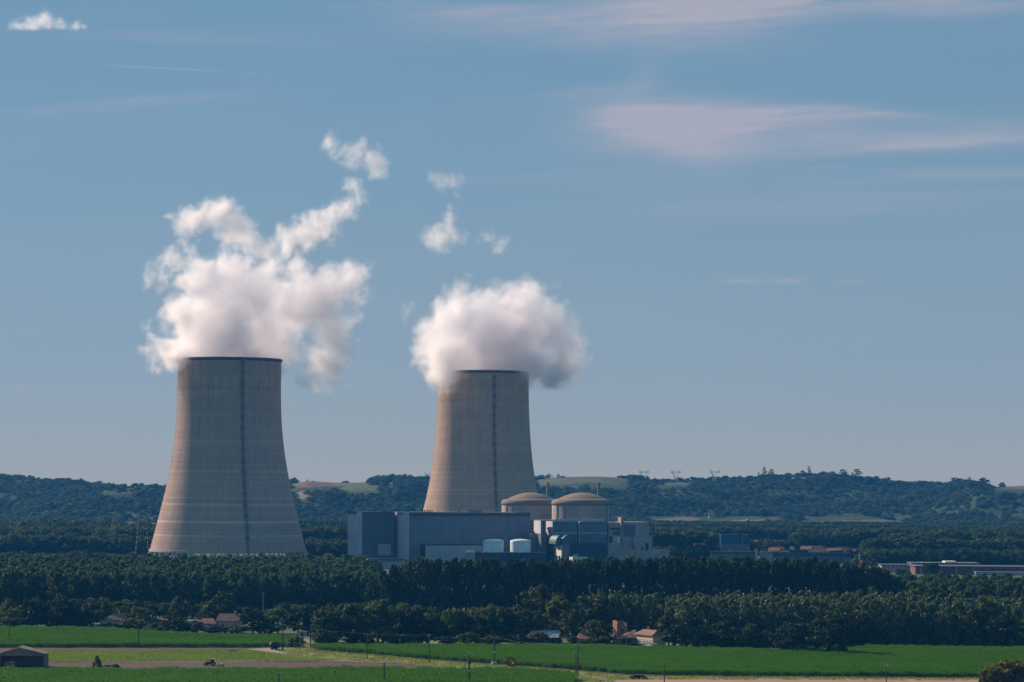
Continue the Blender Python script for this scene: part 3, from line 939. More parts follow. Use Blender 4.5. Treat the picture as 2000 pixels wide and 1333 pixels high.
def concrete(name, base, bands, ribs=150, lift=1.35, stain=0.55):
    m, t = material(name)
    p = t.n('ShaderNodeTexCoord').outputs['Object']
    s_ = t.n('ShaderNodeSeparateXYZ', {0: p})
    ang = t.m('ARCTAN2', s_.outputs[1], s_.outputs[0])
    z = s_.outputs[2]
    cyl = t.n('ShaderNodeCombineXYZ', {0: t.m('MULTIPLY', ang, 50.0), 1: t.m('MULTIPLY', z, 1.0)}).outputs[0]
    streak = t.noise(t.v('MULTIPLY', cyl, (0.55, 0.03, 1)), 1.0, 5, 0.6)
    fine = t.noise(t.v('MULTIPLY', cyl, (1.6, 0.06, 1)), 1.0, 3, 0.6)
    blot = t.noise(t.v('MULTIPLY', cyl, (0.035, 0.05, 1)), 1.0, 4, 0.6)
    # pour joints: every lift has a slightly different tone, with a dark line between
    zl = t.m('DIVIDE', z, lift)
    wn = t.n('ShaderNodeTexWhiteNoise', noise_dimensions='1D')
    t.put(wn.inputs['W'], t.m('FLOOR', zl))
    joint = t.m('LESS_THAN', t.m('FRACT', zl), 0.16)
    al = t.m('MULTIPLY', ang, ribs / 6.28318)
    vj = t.m('LESS_THAN', t.m('FRACT', al), 0.16)
    wn2 = t.n('ShaderNodeTexWhiteNoise', noise_dimensions='2D')
    t.put(wn2.inputs['Vector'], t.n('ShaderNodeCombineXYZ', {0: t.m('FLOOR', al), 1: t.m('FLOOR', zl)}).outputs[0])
    val = t.m('ADD', 0.62, t.m('MULTIPLY', streak, stain))
    val = t.m('ADD', val, t.m('MULTIPLY', fine, 0.16))
    val = t.m('ADD', val, t.m('MULTIPLY', t.m('SUBTRACT', blot, 0.5), 0.30))
    val = t.m('ADD', val, t.m('MULTIPLY', t.m('SUBTRACT', wn.outputs['Value'], 0.5), 0.14))
    val = t.m('ADD', val, t.m('MULTIPLY', t.m('SUBTRACT', wn2.outputs['Value'], 0.5), 0.10))
    val = t.m('SUBTRACT', val, t.m('MULTIPLY', joint, 0.10))
    val = t.m('SUBTRACT', val, t.m('MULTIPLY', vj, 0.13))
    # dark run-off that starts at the rim and fades downwards
    run_ = t.noise(t.v('MULTIPLY', cyl, (0.30, 0.004, 1)), 1.0, 4, 0.7)
    run_ = t.m('MULTIPLY', t.m('SUBTRACT', run_, 0.50, clamp=True), t.m('POWER', t.m('DIVIDE', z, 178.0, clamp=True), 2.5))
    val = t.m('SUBTRACT', val, t.m('MULTIPLY', run_, 1.5))
    for (zb, wd, k) in bands:
        val = t.m('ADD', val, t.m('MULTIPLY', t.n('ShaderNodeMath', {0: z, 1: zb, 2: wd}, operation='COMPARE').outputs[0], k))
    c = t.v('SCALE', base, val)
    b = t.n('ShaderNodeBsdfPrincipled', {'Base Color': c, 'Roughness': 0.95, 'Specular IOR Level': 0.15})
    t.n('ShaderNodeOutputMaterial', {'Surface': b.outputs[0]})
    MATS[name] = m
    return m


TC = (0.47, 0.335, 0.28)
concrete('tower_concrete', TC, [(104, .5, .12), (94, .5, .12), (78, .6, .16), (69.5, .6, .18), (62.7, .6, .14), (55.6, .8, .22), (49.8, .8, .30), (35, .9, .40), (23, .7, .26), (6.5, 2.2, .18), (43, .5, .1)])
concrete('second_tower_concrete', (0.50, 0.360, 0.28), [(62, .7, .16), (75, .4, .06)])
surf('rim_concrete', (0.10, 0.10, 0.10), 0.9, 0.3, 0.2)
surf('ladder_steel', (0.165, 0.155, 0.16), 0.7, 0.25, 0.5)
surf('column_concrete', (0.36, 0.32, 0.28), 0.9, 0.15, 0.3)


def cooling_tower(prof, Y, cpx_, mat, ladder_px, legs, label):
    c = at(cpx_, 940, Y)
    root = empty('cooling_tower', (c.x, Y, 0))
    zs = np.array([p[0] for p in prof], float)
    rs_ = np.array([p[1] for p in prof], float)
    ztop = zs[-1]
    z0 = 9.0 if legs else 0.0
    zz = np.linspace(z0, ztop, 56)
    # smooth the measured outline with a cubic
    co = np.polyfit(zs, rs_, 5)
    rr = np.polyval(co, zz)
    nr = 150
    a_, v_, f_ = [], [], []
    for k in range(nr):
        for (fr, dr) in ((0, 0), (.62, 0), (.66, .08), (.96, .08)):
            a_.append(((k + fr) / nr * 2 * math.pi, dr))
    na = len(a_)
    for z, r in zip(zz, rr):
        for an, dr in a_:
            v_.append(((r + dr) * math.cos(an), (r + dr) * math.sin(an), z))
    for i in range(len(zz) - 1):
        for k in range(na):
            k2 = (k + 1) % na
            f_.append((i * na + k, i * na + k2, (i + 1) * na + k2, (i + 1) * na + k))
    mb = MB()
    mb.v, mb.f = v_, f_
    mb.build('shell', mat, root)
    inner = MB().lathe([(r - 0.9, z) for r, z in zip(rr, zz)], 96)
    inner.build('inner_shell', MATS['column_concrete'], root, True)
    rt = rr[-1]
    MB().lathe([(rt - 1.0, ztop - .2), (rt - 1.0, ztop + 1.1), (rt + .1, ztop + 1.1), (rt + 1.1, ztop + .6), (rt + 1.1, ztop - .9), (rt + .2, ztop - 1.6)], 128).build('rim', MATS['rim_concrete'], root)
    if legs:
        MB().lathe([(rr[0] - 1.2, z0 - .4), (rr[0] + .7, z0 - .4), (rr[0] + .5, z0 + 1.2), (rr[0] + .1, z0 + 1.4)], 96).build('lintel_ring', MATS['column_concrete'], root)
        lm = None
        for k in range(44):
            for sgn in (-1, 1):
                a0, a1 = k / 44 * 6.28318, (k + .5 * sgn) / 44 * 6.28318
                b = MB().bar(((rr[0] + 3) * math.cos(a0), (rr[0] + 3) * math.sin(a0), -.3), (rr[0] * math.cos(a1), rr[0] * math.sin(a1), z0), .55, 5)
                b.build('support_leg', MATS['column_concrete'], root)
    # ladder up the shell, with resting platforms
    la = None
    best = 9
    for an in np.linspace(-math.pi, 0, 720):
        z = ztop * .5
        r = float(np.polyval(co, z))
        px, _ = px_of(c.x + r * math.cos(an), Y + r * math.sin(an), z)
        if abs(px - ladder_px) < best:
            best, la = abs(px - ladder_px), an
    lb, prev = MB(), None
    tg = Vector((-math.sin(la), math.cos(la), 0))
    for z in np.arange(6, ztop - 3, 3.0):
        r = float(np.polyval(co, z)) + .75
        p = Vector((r * math.cos(la), r * math.sin(la), z))
        if prev is not None:
            for s_ in (-1, 1):
                lb.bar(prev + tg * s_ * .75, p + tg * s_ * .75, .20, 4)
            lb.bar(p - tg * .75, p + tg * .75, .16, 4)
            lb.bar(prev, p, .2, 4)
        prev = p
    lb.build('ladder', MATS['ladder_steel'], root)
    for z in np.arange(22, ztop - 2, 9.45):
        r = float(np.polyval(co, z))
        a = MB().box(0.1, 1.9, -1.5, 1.5, -1.7, 1.5)
        o = a.build('platform', MATS['ladder_steel'], root)
        o.location = (r * math.cos(la), r * math.sin(la), z)
        o.rotation_euler = (0, 0, la)
    tag(root, label, 'cooling tower')
    return root, co, c


T1Y, T2Y = 2500.0, 2850.0
k1, k2 = T1Y / F, T2Y / F
prof1 = [(0, 157), (9, 152.5), (25, 142.5), (39, 134.5), (56, 126), (70, 118.5), (85, 112), (100, 107), (117, 103.2), (143, 101), (163, 100.4), (175.4, 101.3)]
prof2 = [(0, 139), (20, 128), (40, 115.5), (60, 107.5), (75, 102), (95, 96.5), (119, 91.8), (140, 89.8), (160, 89), (178.5, 89)]
tower1, co1, c1 = cooling_tower([(z, r * k1) for z, r in prof1], T1Y, 446.5, MATS['tower_concrete'], 475.5, True, 'larger beige concrete cooling tower with pale rings, standing apart at the wood edge')
tower2, co2, c2 = cooling_tower([(z, r * k2) for z, r in prof2], T2Y, 942.5, MATS['second_tower_concrete'], 966, False, 'smaller looking beige cooling tower behind the turbine hall and the reactor domes')

# ------------------------------------------------------------------ power station
PA = R(17.0)
PU, PV = Vector((math.cos(PA), math.sin(PA), 0)), Vector((-math.sin(PA), math.cos(PA), 0))


def ribbed(name, colr, period, dark=0.72, axis=0, speck=0.0, rough=0.6, hperiod=0.0, var=.12):
    """sheet cladding: seams every period metres, faint panel differences"""
    m, t = material(name)
    p = t.n('ShaderNodeTexCoord').outputs['Object']
    s_ = t.n('ShaderNodeSeparateXYZ', {0: p})
    u = t.m('ADD', s_.outputs[0], s_.outputs[1])
    q = t.m('DIVIDE', u, period)
    seam = t.m('LESS_THAN', t.m('FRACT', q), 0.22)
    wn = t.n('ShaderNodeTexWhiteNoise', noise_dimensions='2D')
    t.put(wn.inputs['Vector'], t.n('ShaderNodeCombineXYZ', {0: t.m('FLOOR', q), 1: t.m('FLOOR', t.m('DIVIDE', s_.outputs[2], 7.0))}).outputs[0])
    val = t.m('ADD', 0.92, t.m('MULTIPLY', t.m('SUBTRACT', wn.outputs['Value'], .5), var))
    val = t.m('SUBTRACT', val, t.m('MULTIPLY', seam, 1 - dark))
    if hperiod:
        val = t.m('SUBTRACT', val, t.m('MULTIPLY', t.m('LESS_THAN', t.m('FRACT', t.m('DIVIDE', s_.outputs[2], hperiod)), .12), .14))
    val = t.m('ADD', val, t.m('MULTIPLY', t.m('SUBTRACT', t.noise(t.v('MULTIPLY', p, (.2, .2, .04)), 1.0, 4), .5), .3))
    if speck:
        val = t.m('ADD', val, t.m('MULTIPLY', t.m('SUBTRACT', t.noise(p, 1.1, 2, .8), .5), speck))
    b = t.n('ShaderNodeBsdfPrincipled', {'Base Color': t.v('SCALE', colr, val), 'Roughness': rough, 'Specular IOR Level': .3})
    t.n('ShaderNodeOutputMaterial', {'Surface': b.outputs[0]})
    MATS[name] = m
    return m


ribbed('hall_cladding', (0.215, 0.235, 0.295), 1.6, .84)
ribbed('hall_dark_cladding', (0.125, 0.150, 0.215), 1.6, .86)
ribbed('speckled_panel', (0.60, 0.55, 0.62), 2.4, .95, speck=1.1)
ribbed('pale_cladding', (0.62, 0.57, 0.62), 2.0, .9)
ribbed('blue_cladding', (0.155, 0.20, 0.265), 2.2, .9, hperiod=6)
ribbed('navy_cladding', (0.022, 0.060, 0.110), 1.5, .85, rough=.45)
ribbed('teal_sheet', (0.05, 0.155, 0.155), 1.2, .75, rough=.45)
ribbed('bright_blue_sheet', (0.008, 0.135, 0.24), 1.4, .7, rough=.45)
surf('plant_concrete', (0.36, 0.315, 0.305), .9, .16, .08, stretch=(1, 1, .5))
surf('plant_concrete_dark', (0.20, 0.185, 0.19), .9, .18, .08)
surf('works_wall', (0.18, 0.185, 0.205), .8, .1, .05)
surf('pale_concrete', (0.46, 0.42, 0.40), .9, .12, .08)
surf('white_panel', (0.68, 0.62, 0.54), .8, .1, .1)
surf('annex_wall', (0.42, 0.43, 0.47), .8, .08, .05, stretch=(1, 1, .2))
surf('tank_paint', (0.74, 0.84, 0.84), .5, .06, .08)
surf('dome_concrete', (0.235, 0.180, 0.135), .95, .18, .09)
surf('dark_opening', (0.012, 0.015, 0.02), .5, .2, .5)
surf('window_glass', (0.02, 0.028, 0.04), .2, .1, .5, spec=.6)
surf('roof_grey', (0.115, 0.12, 0.13), .8, .15, .1)
surf('chimney_red', (0.42, 0.33, 0.31), .8, .12, .3)
surf('chimney_dark', (0.26, 0.20, 0.20), .8, .12, .3)
surf('crane_yellow', (0.55, 0.30, 0.06), .6, .1, .5)
surf('brick_red', (0.155, 0.075, 0.070), .9, .2, .15)
surf('orange_tile', (0.20, 0.098, 0.070), .9, .25, .25)
surf('render_wall', (0.50, 0.42, 0.36), .9, .12, .3)
surf('red_paint', (0.36, 0.045, 0.030), .6, .1, .2)
surf('white_roof', (0.80, 0.76, 0.66), .5, .06, .3)


def corner(xl, y, Y):
    return at(xl, y, Y)


def run(P, xr, d=PU):
    """how far along d from P until picture column xr"""
    tt = (xr - CX) / F
    return (tt * P.y - P.x) / (d.x - tt * d.y)


def prect(root, name, mat, xl, xr, yt, yb, Y, depth, proud=0.0, back=0.0, P=None):
    """a block in the station's own axes whose front runs from column xl to xr and from row yt to yb"""
    P = at(xl, yt, Y)
    L = run(P, xr)
    zt = P.z
    zb = max(0.0, at(xl, yb, Y).z) if yb is not None else 0.0
    o = MB().box(-proud, L + proud, -proud + back, depth + back, zb - P.z if False else zb, zt).build(name, MATS[mat], root)
    loc = Vector((P.x, P.y, 0))
    if root is not None:
        loc = loc - root.location
        o.location = loc
        o.rotation_euler = (0, 0, PA)
    else:
        o.location = loc
        o.rotation_euler = (0, 0, PA)
    return o


def pfront(root, name, mat, xl, xr, yt, yb, Y, thick=.5, parent=None):
    """a panel standing proud of the front face of the block whose left corner column/depth is given by Y at xl (along PU)"""
    P = at(xl, yt, Y)
    L = run(P, xr)
    zb = max(0.0, at(xl, yb, Y).z)
    o = MB().box(0, L, -thick, .05, zb, P.z).build(name, MATS[mat], root)
    o.location = Vector((P.x, P.y, 0)) - root.location
    o.rotation_euler = (0, 0, PA)
    return o


def on_front(xl0, Y0, x):
    """depth at column x of the front plane that passes column xl0 at depth Y0"""
    P = at(xl0, 1000, Y0)
    L = run(P, x)
    return P.y + L * PU.y


def pend(root, name, mat, xc, Y, yt, yb, d0, d1, thick=.5):
    """a panel proud of the left end face of a block (corner column xc), from d0 to d1 metres back"""
    P = at(xc, yt, Y)
    zb = max(0.0, at(xc, yb, Y).z)
    o = MB().box(-thick, .05, d0, d1, zb, P.z).build(name, MATS[mat], root)
    o.location = Vector((P.x, P.y, 0)) - root.location
    o.rotation_euler = (0, 0, PA)
    return o


# turbine halls
HY1, HY2 = 2424.0, 2400.0
h1 = empty('turbine_hall', (at(707, 1050, HY1).x, HY1, 0), 0)
prect(h1, 'wall', 'hall_dark_cladding', 707, 772, 1001, None, HY1, 48)
pend(h1, 'end_panel', 'speckled_panel', 707, HY1, 999.5, 1110, -.4, 14, .9)
pend(h1, 'end_panel', 'speckled_panel', 707, HY1, 1006, 1050, 14.5, 48, .6)
pend(h1, 'end_panel', 'speckled_panel', 707, HY1, 1050.6, 1110, 14.5, 48, .6)
pfront(h1, 'roof_band', 'roof_grey', 707.8, 764, 999.8, 1005.5, HY1, .5)
pfront(h1, 'door_frame', 'roof_grey', 733, 764, 1059.5, 1092, on_front(707, HY1, 733), .35)
pfront(h1, 'door', 'annex_wall', 738, 764, 1063.5, 1085, on_front(707, HY1, 738), .6)
tag(h1, 'dark blue grey turbine hall with a speckled end, behind the longer hall', 'turbine hall')
h2 = empty('turbine_hall', (at(799, 1050, HY2).x, HY2, 0), 0)
prect(h2, 'wall', 'hall_cladding', 799, 1036, 1001.5, None, HY2, 50)
pend(h2, 'end_panel', 'speckled_panel', 799, HY2, 1000, 1110, -.4, 14.5, .9)
pend(h2, 'end_panel', 'speckled_panel', 799, HY2, 1007, 1110, 15, 50, .6)
pfront(h2, 'roof_band', 'roof_grey', 799.8, 1036, 1000.6, 1005.3, HY2, .5)
pfront(h2, 'gutter', 'dark_metal', 799.8, 1036, 1005.6, 1006.8, HY2, .7)
for x in list(range(826, 846, 3)) + [897] + list(range(916, 941, 3)):
    yv = on_front(799, HY2, x)
    p = at(x, 1000, yv + 8)
    o = MB().box(-.35, .35, -.35, .35, 0, 2.3).build('roof_vent', MATS['dark_metal'], h2)
    o.location = Vector((p.x, p.y, at(799, 1001.5, HY2).z)) - h2.location
for x, y in ((858, 1018), (861, 1018), (980, 1026), (899, 1055), (977, 1049), (981, 1049)):
    pfront(h2, 'wall_vent', 'dark_opening', x, x + 1.6, y, y + 1.6, on_front(799, HY2, x), .4)
tag(h2, 'long blue grey turbine hall with ribbed cladding in front of the smaller tower', 'turbine hall')
an = empty('annex', (at(831, 1066, 2392).x, 2392, 0))
AY = on_front(799, HY2, 826) - 14
prect(an, 'wall', 'annex_wall', 831, 945, 1066.5, None, AY, 13)
prect(an, 'roof_plant', 'dark_metal', 826, 950, 1063.3, 1066.4, AY + 4, 9)
for x in range(832, 944, 7):
    pfront(an, 'pipe', 'galvanised', x, x + 2.5, 1063.6, 1066.4, on_front(826, AY + 4, x), .6)
pend(an, 'end_panel', 'dark_opening', 831, AY, 1066, 1100, 0, 13, .3)
tag(an, 'low pale grey annex along the foot of the long turbine hall', 'annex')
sh = empty('switchgear_shed', (at(720, 1092, 2330).x, 2330, 0))
prect(sh, 'wall', 'annex_wall', 722, 786, 1095, None, 2330, 14)
prect(sh, 'roof', 'roof_grey', 719, 792, 1091.5, 1094.8, 2328, 18)
for x in (738, 741, 745, 750, 754, 760):
    pfront(sh, 'window', 'white_panel', x, x + 2.4, 1093.8, 1097, on_front(722, 2330, x) - .2, .4)
tag(sh, 'low grey shed with white windows at the feet of both halls', 'shed')
fb = empty('roof_cabin', (0, 0, 0))
fb.location = (at(685, 1000, HY1 + 40).x, HY1 + 40, at(685, 1004, HY1 + 40).z)
MB().box(-1.3, 1.3, -1.3, 1.3, -.5, 2.6).build('cabin_wall', MATS['dark_metal'], fb)
MB().box(-1.5, 1.5, -1.5, 1.5, 2.6, 2.9).build('roof', MATS['roof_grey'], fb)
tag(fb, 'small dark cabin on the roof edge of the darker hall', 'cabin')


# reactor buildings
def reactor(cx_, Y, rpx, label):
    k = Y / F
    c = at(cx_, 985, Y)
    root = empty('reactor_building', (c.x, Y, 0))
    zr = at(cx_, 984, Y).z
    zt = at(cx_, 962.5, Y).z
    r = rpx * k
    MB().lathe([(r, 0), (r, zr - 1.0)], 72).build('cylinder_wall', MATS['plant_concrete'], root, True)
    prof = [(r - .2, zr - 1.2), (r + .5, zr - 1.2), (r + .5, zr + .6)]
    for i in range(1, 7):
        a = i / 6 * math.pi / 2
        prof.append((r - 4.0 + 4.5 * math.cos(a), zr + .4 + 3.4 * math.sin(a)))
    rd = r * .80
    z1 = zr + 3.9
    for i in range(0, 15):
        q = 1 - i / 14
        prof.append((max(.02, rd * q), z1 + (zt - z1) * (1 - q * q)))
    MB().lathe(prof, 72).build('dome', MATS['dome_concrete'], root, True)
    # buttress shaft that rises along the left flank
    # pour lines on the wall
    for z in np.arange(zr - 18, zr - 2, 4.2):
        MB().lathe([(r + .02, z), (r + .12, z + .12), (r + .02, z + .25)], 72).build('pour_line', MATS['plant_concrete_dark'], root)
    for a in (-2.55, -2.2, -.62, -.35):
        o = MB().box(r - .3, r + .55, -.45, .45, zr - 24, zr - 1.2).build('buttress', MATS['plant_concrete_dark'], root)
        o.rotation_euler = (0, 0, a)
    tag(root, label, 'reactor building')
    return root


reactor(1036, 2520, 56, 'round reactor building with brown dome, half hidden behind its twin')
reactor(1136.5, 2470, 58.5, 'round reactor building with brown dome in full view above the blue blocks')
for cx_, Y, lab in ((1070, 2560, 'slim reddish vent stack behind the half hidden dome'), (1169.5, 2510, 'slim reddish vent stack behind the dome in full view')):
    root = empty('vent_stack', (at(cx_, 960, Y).x, Y, 0))
    zt = at(cx_, 944.5, Y).z
    MB().box(-.4, 1.3, -1.0, 1.0, 0, zt).build('shaft', MATS['chimney_dark'], root)
    MB().bar((-.95, -.6, 0), (-.95, -.6, zt - .2), .55, 8).build('flue', MATS['chimney_red'], root)
    MB().box(-1.5, 1.5, -1.2, 1.2, zt, zt + .5).build('cap', MATS['chimney_dark'], root)
    tag(root, lab, 'vent stack')
fl = empty('steam_vent', (at(992.5, 1000, 2395).x, on_front(799, HY2, 992.5) + 6, at(799, 1001.5, HY2).z))

# auxiliary buildings in front of the domes
B = empty('auxiliary_building', (at(1036, 1050, 2410).x, 2410, 0))
BY = 2392.0
prect(B, 'wall', 'plant_concrete_dark', 1034, 1100, 1016, None, 2432, 20)
prect(B, 'lower_wall', 'plant_concrete_dark', 1036, 1085, 1043, None, 2400, 24)
for x, y, w_, h_ in ((1040, 1040, 6, 2.5), (1060, 1044, 4, 4), (1074, 1066, 8, 3), (1048, 1064, 14, 6), (1044, 1080, 6, 4)):
    pfront(B, 'opening', 'dark_opening', x, x + w_, y, y + h_, on_front(1036, 2400, x), .3)
tag(B, 'grey concrete block between the long hall and the blue blocks', 'building')
fl2 = None
for (xl, xr, endw, yt, yb, lab) in ((1057, 1067, 19, 1017, 1043, 'narrow block with one pale end beside the half hidden dome'),
                                    (1080, 1128, 19, 1018.5, 1061, 'blue grey block with a pale end below the full dome'),
                                    (1132, 1187, 6, 1018.8, 1061, 'blue grey block with a window strip next to the concrete tower')):
    b = empty('electrical_building', (at(xl, 1050, BY).x, BY, 0))
    dep = {1057: 19, 1080: 19, 1132: 22}[xl]
    Yb = on_front(1080, BY, xl)
    prect(b, 'wall', 'blue_cladding' if xl > 1060 else 'hall_dark_cladding', xl, xr, yt, None, Yb, dep)
    pend(b, 'end_panel', 'pale_cladding', xl, Yb, yt + .6, yb, 0, min(dep, endw), .4)
    if xl > 1060:
        pfront(b, 'window_strip', 'annex_wall', xl + 2, xr - .3, 1039.6, 1043.4, on_front(xl, Yb, xl + 2), .25)
        for x in np.arange(xl + 3, xr - 2, 2.9):
            if (int(x) * 7) % 5:
                pfront(b, 'window', 'window_glass', x, x + 1.6, 1040.3, 1042.9, on_front(xl, Yb, x), .45)
        for x in np.arange(xl + 4, xr - 6, 9):
            p = at(x, 1018, on_front(xl, Yb, x) + 6)
            o = MB().box(0, 3.2, 0, 3, 0, 1.8).build('roof_unit', MATS['annex_wall'], b)
            o.location = Vector((p.x, p.y, at(xl, yt, Yb).z)) - b.location
    tag(b, lab, 'building')
pc = on_front(1080, BY, 1190)
cb = empty('concrete_building', (at(1190, 1050, pc).x, pc, 0))
prect(cb, 'wall', 'plant_concrete', 1188.5, 1214, 1020.5, None, pc, 20)
prect(cb, 'tower_wall', 'plant_concrete', 1213, 1218.5, 1011, None, pc - 1, 8)
prect(cb, 'wall', 'plant_concrete', 1218, 1268, 1020, None, pc - 2, 26)
pfront(cb, 'cladding', 'hall_dark_cladding', 1218.6, 1241, 1026, 1048.5, pc - 2, .5)
pfront(cb, 'opening', 'dark_opening', 1191, 1195, 1047, 1061, pc, .5)
pfront(cb, 'opening', 'dark_opening', 1196, 1209, 1040.5, 1043, pc, .5)
pfront(cb, 'duct', 'dark_metal', 1193, 1229, 1031.5, 1034.5, pc - 2, .9)
prect(cb, 'lower_wall', 'plant_concrete', 1241, 1275, 1049, None, pc - 8, 24)
pend(cb, 'end_panel', 'pale_concrete', 1241, pc - 8, 1049.4, 1066, 0, 5, .5)
prect(cb, 'lower_wall', 'plant_concrete', 1215, 1241, 1049.2, None, pc - 5, 20)
prect(cb, 'base_wall', 'plant_concrete', 1187, 1308, 1074.5, None, pc - 14, 18)
prect(cb, 'base_wall', 'plant_concrete', 1187.2, 1215, 1061.5, 1074.4, pc - 13, 16)
prect(cb, 'lit_cabin', 'white_panel', 1206, 1212.5, 1048.5, 1061.4, pc - 11, 14)
pfront(cb, 'door', 'dark_opening', 1261, 1267, 1061, 1075.5, on_front(1241, pc - 8, 1261), .4)
pfront(cb, 'door', 'dark_opening', 1253, 1257, 1068, 1075.5, on_front(1241, pc - 8, 1253), .4)
tag(cb, 'stepped concrete building with dark cladding and doors, last of the station', 'building')

vy = BY - 26
vb = empty('vaulted_building', (at(1097, 1060, vy).x, vy, 0))
prect(vb, 'wall', 'plant_concrete_dark', 1097.5, 1114, 1062, None, vy, 19)
pend(vb, 'end_panel', 'white_panel', 1097.5, vy, 1064.5, 1100, 0, 18, .4)
pend(vb, 'window', 'window_glass', 1097.5, vy, 1086, 1095, 3, 7, .7)
pend(vb, 'window', 'window_glass', 1097.5, vy, 1086, 1095, 10, 14, .7)
prect(vb, 'navy_wall', 'navy_cladding', 1113.2, 1187, 1061.5, None, on_front(1097.5, vy, 1113.2) - .3, 18)
kk = vy / F
for (xl, rad, dep0, dep1) in ((1097.5, 15.2, -.3, 2.4), (1100.5, 14.6, 2.4, 17)):
    P = at(xl, 1062, vy)
    rm = rad * kk
    n_ = 18
    pts = [(rm + rm * math.cos(math.pi - math.pi * i / n_), rm * 1.16 * math.sin(math.pi * i / n_)) for i in range(n_ + 1)]
    o = MB().prism(pts, dep0, dep1).build('vault_roof', MATS['teal_sheet'], vb)
    o.location = Vector((P.x, P.y, P.z + .02)) - vb.location
    o.rotation_euler = (0, 0, PA)
# second vault turned towards the left end
P = at(1097.5, 1062, vy)
rm = 9 * kk * 2.0
pts = [(-1.0 + 4.6 * math.cos(math.pi - math.pi * i / 14 * .5), 7.4 * math.sin(math.pi * i / 14 * .5)) for i in range(15)] + [(-1.0, 0)]
o = MB().prism(pts, 0, 18).build('vault_roof', MATS['teal_sheet'], vb)
o.location = Vector((P.x, P.y, P.z - .6)) - vb.location
o.rotation_euler = (0, 0, PA)
tag(vb, 'building with teal rounded roofs, pale end and navy front below the blue blocks', 'building')
sb = empty('service_block', (at(1117, 1088, vy - 14).x, vy - 14, 0))
prect(sb, 'wall', 'white_panel', 1119, 1150, 1088.5, None, vy - 14, 9)
pend(sb, 'end_panel', 'white_panel', 1119, vy - 14, 1089, 1100, 0, 8.5, .3)
MB().box(1, 5, 2, 5, at(1119, 1088.5, vy - 14).z, at(1119, 1088.5, vy - 14).z + 2).build('roof_unit', MATS['annex_wall'], sb)
tag(sb, 'low cream block before the navy wall', 'building')

# storage tanks on their navy plinth
ty = 2352.0
tb = empty('tank_house', (at(938, 1085, ty).x, ty, 0))
prect(tb, 'wall', 'navy_cladding', 938, 1066, 1080, None, ty, 30)
prect(tb, 'parapet', 'annex_wall', 937.5, 1066.3, 1078.8, 1079.9, ty - .5, 1.0)
for x in np.arange(944, 1066, 13.5):
    pfront(tb, 'downpipe', 'galvanised', x, x + .7, 1080.5, 1100, on_front(938, ty, x), .4)
tag(tb, 'navy flat roofed building that carries the two pale tanks', 'building')
for cx_, lab in ((963.5, 'pale cyan domed tank nearer the annex, on the navy building'), (1016.5, 'pale cyan domed tank nearer the teal vaults, on the navy building')):
    Yt = on_front(938, ty, cx_) + 14
    kq = Yt / F
    z0, z1, z2 = at(938, 1080, ty).z, at(cx_, 1058, Yt).z, at(cx_, 1053.2, Yt).z
    r = 20.0 * kq
    c = at(cx_, 1060, Yt)
    root = empty('storage_tank', (c.x, Yt, z0))
    hh = z1 - z0
    MB().lathe([(r, 0), (r, hh)], 48).build('shell', MATS['tank_paint'], root, True)
    MB().lathe([(r + .18, hh - .1)] + [(max(.02, r * math.cos(a) + .18), hh + (z2 - z1) * math.sin(a)) for a in np.linspace(0, math.pi / 2, 9)], 48).build('roof', MATS['tank_paint'], root, True)
    MB().bar((0, 0, hh + 1.9), (0, 0, hh + 4.6), .14, 5).build('vent_pipe', MATS['galvanised'], root)
    rb = MB()
    for a in np.linspace(0, 6.283, 22)[:-1]:
        rb.bar((r * math.cos(a), r * math.sin(a), hh), (r * math.cos(a), r * math.sin(a), hh + 1.2), .06, 3)
    rb.lathe([(r + .05, hh + 1.15), (r + .05, hh + 1.28), (r - .05, hh + 1.28), (r - .05, hh + 1.15)], 36)
    rb.build('railing', MATS['galvanised'], root)
    lb = MB()
    for s_ in (-.5, .5):
        lb.bar((-r - .3, s_, 0), (-r - .3, s_, hh + 1.2), .09, 4)
    for z in np.arange(.5, hh, .8):
        lb.bar((-r - .3, -.5, z), (-r - .3, .5, z), .06, 3)
    lb.build('ladder', MATS['galvanised'], root)
    tag(root, lab, 'tank')
p = at(918, 1079, ty + 4)
sd = empty('small_dome', (p.x, ty - 6, 0))
z0 = at(918, 1079.5, ty - 6).z
MB().lathe([(4.3, 0), (4.3, z0)], 28).build('drum', MATS['plant_concrete'], sd, True)
MB().lathe([(4.6, z0 - .1)] + [(max(.02, 4.6 * math.cos(a)), z0 + 1.9 * math.sin(a)) for a in np.linspace(0, math.pi / 2, 7)], 28).build('roof', MATS['white_panel'], sd, True)
MB().bar((-4.4, 0, z0), (-4.4, 0, z0 + 2.8), .12, 4).build('mast', MATS['dark_metal'], sd)
tag(sd, 'small round hut with a shallow cream dome beside the tanks', 'hut')
# yellow crane and machinery between the blocks
Yc = on_front(1036, 2400, 1074) - 2
p = at(1074, 1054, Yc)
cr_ = empty('yard_crane', (p.x, Yc, at(1036, 1043, 2400).z - 6))
MB().box(-.8, .8, -.8, .8, 0, 12).build('mast', MATS['crane_yellow'], cr_)
MB().box(-2.6, 1.2, -1.0, 1.0, 9.6, 11.4).build('cab', MATS['crane_yellow'], cr_)
MB().bar((-1, 0, 9.6), (-6, 0, 1.5), .4, 4).build('boom', MATS['white_panel'], cr_)
MB().box(-7, -4, -1, 1, -1, 1.6).build('base', MATS['galvanised'], cr_)
tag(cr_, 'yellow crane standing between the concrete block and the blue block', 'crane')
bpy.data.objects.remove(fl)
del fl

# ------------------------------------------------------------------ buildings on the far bank and in the town


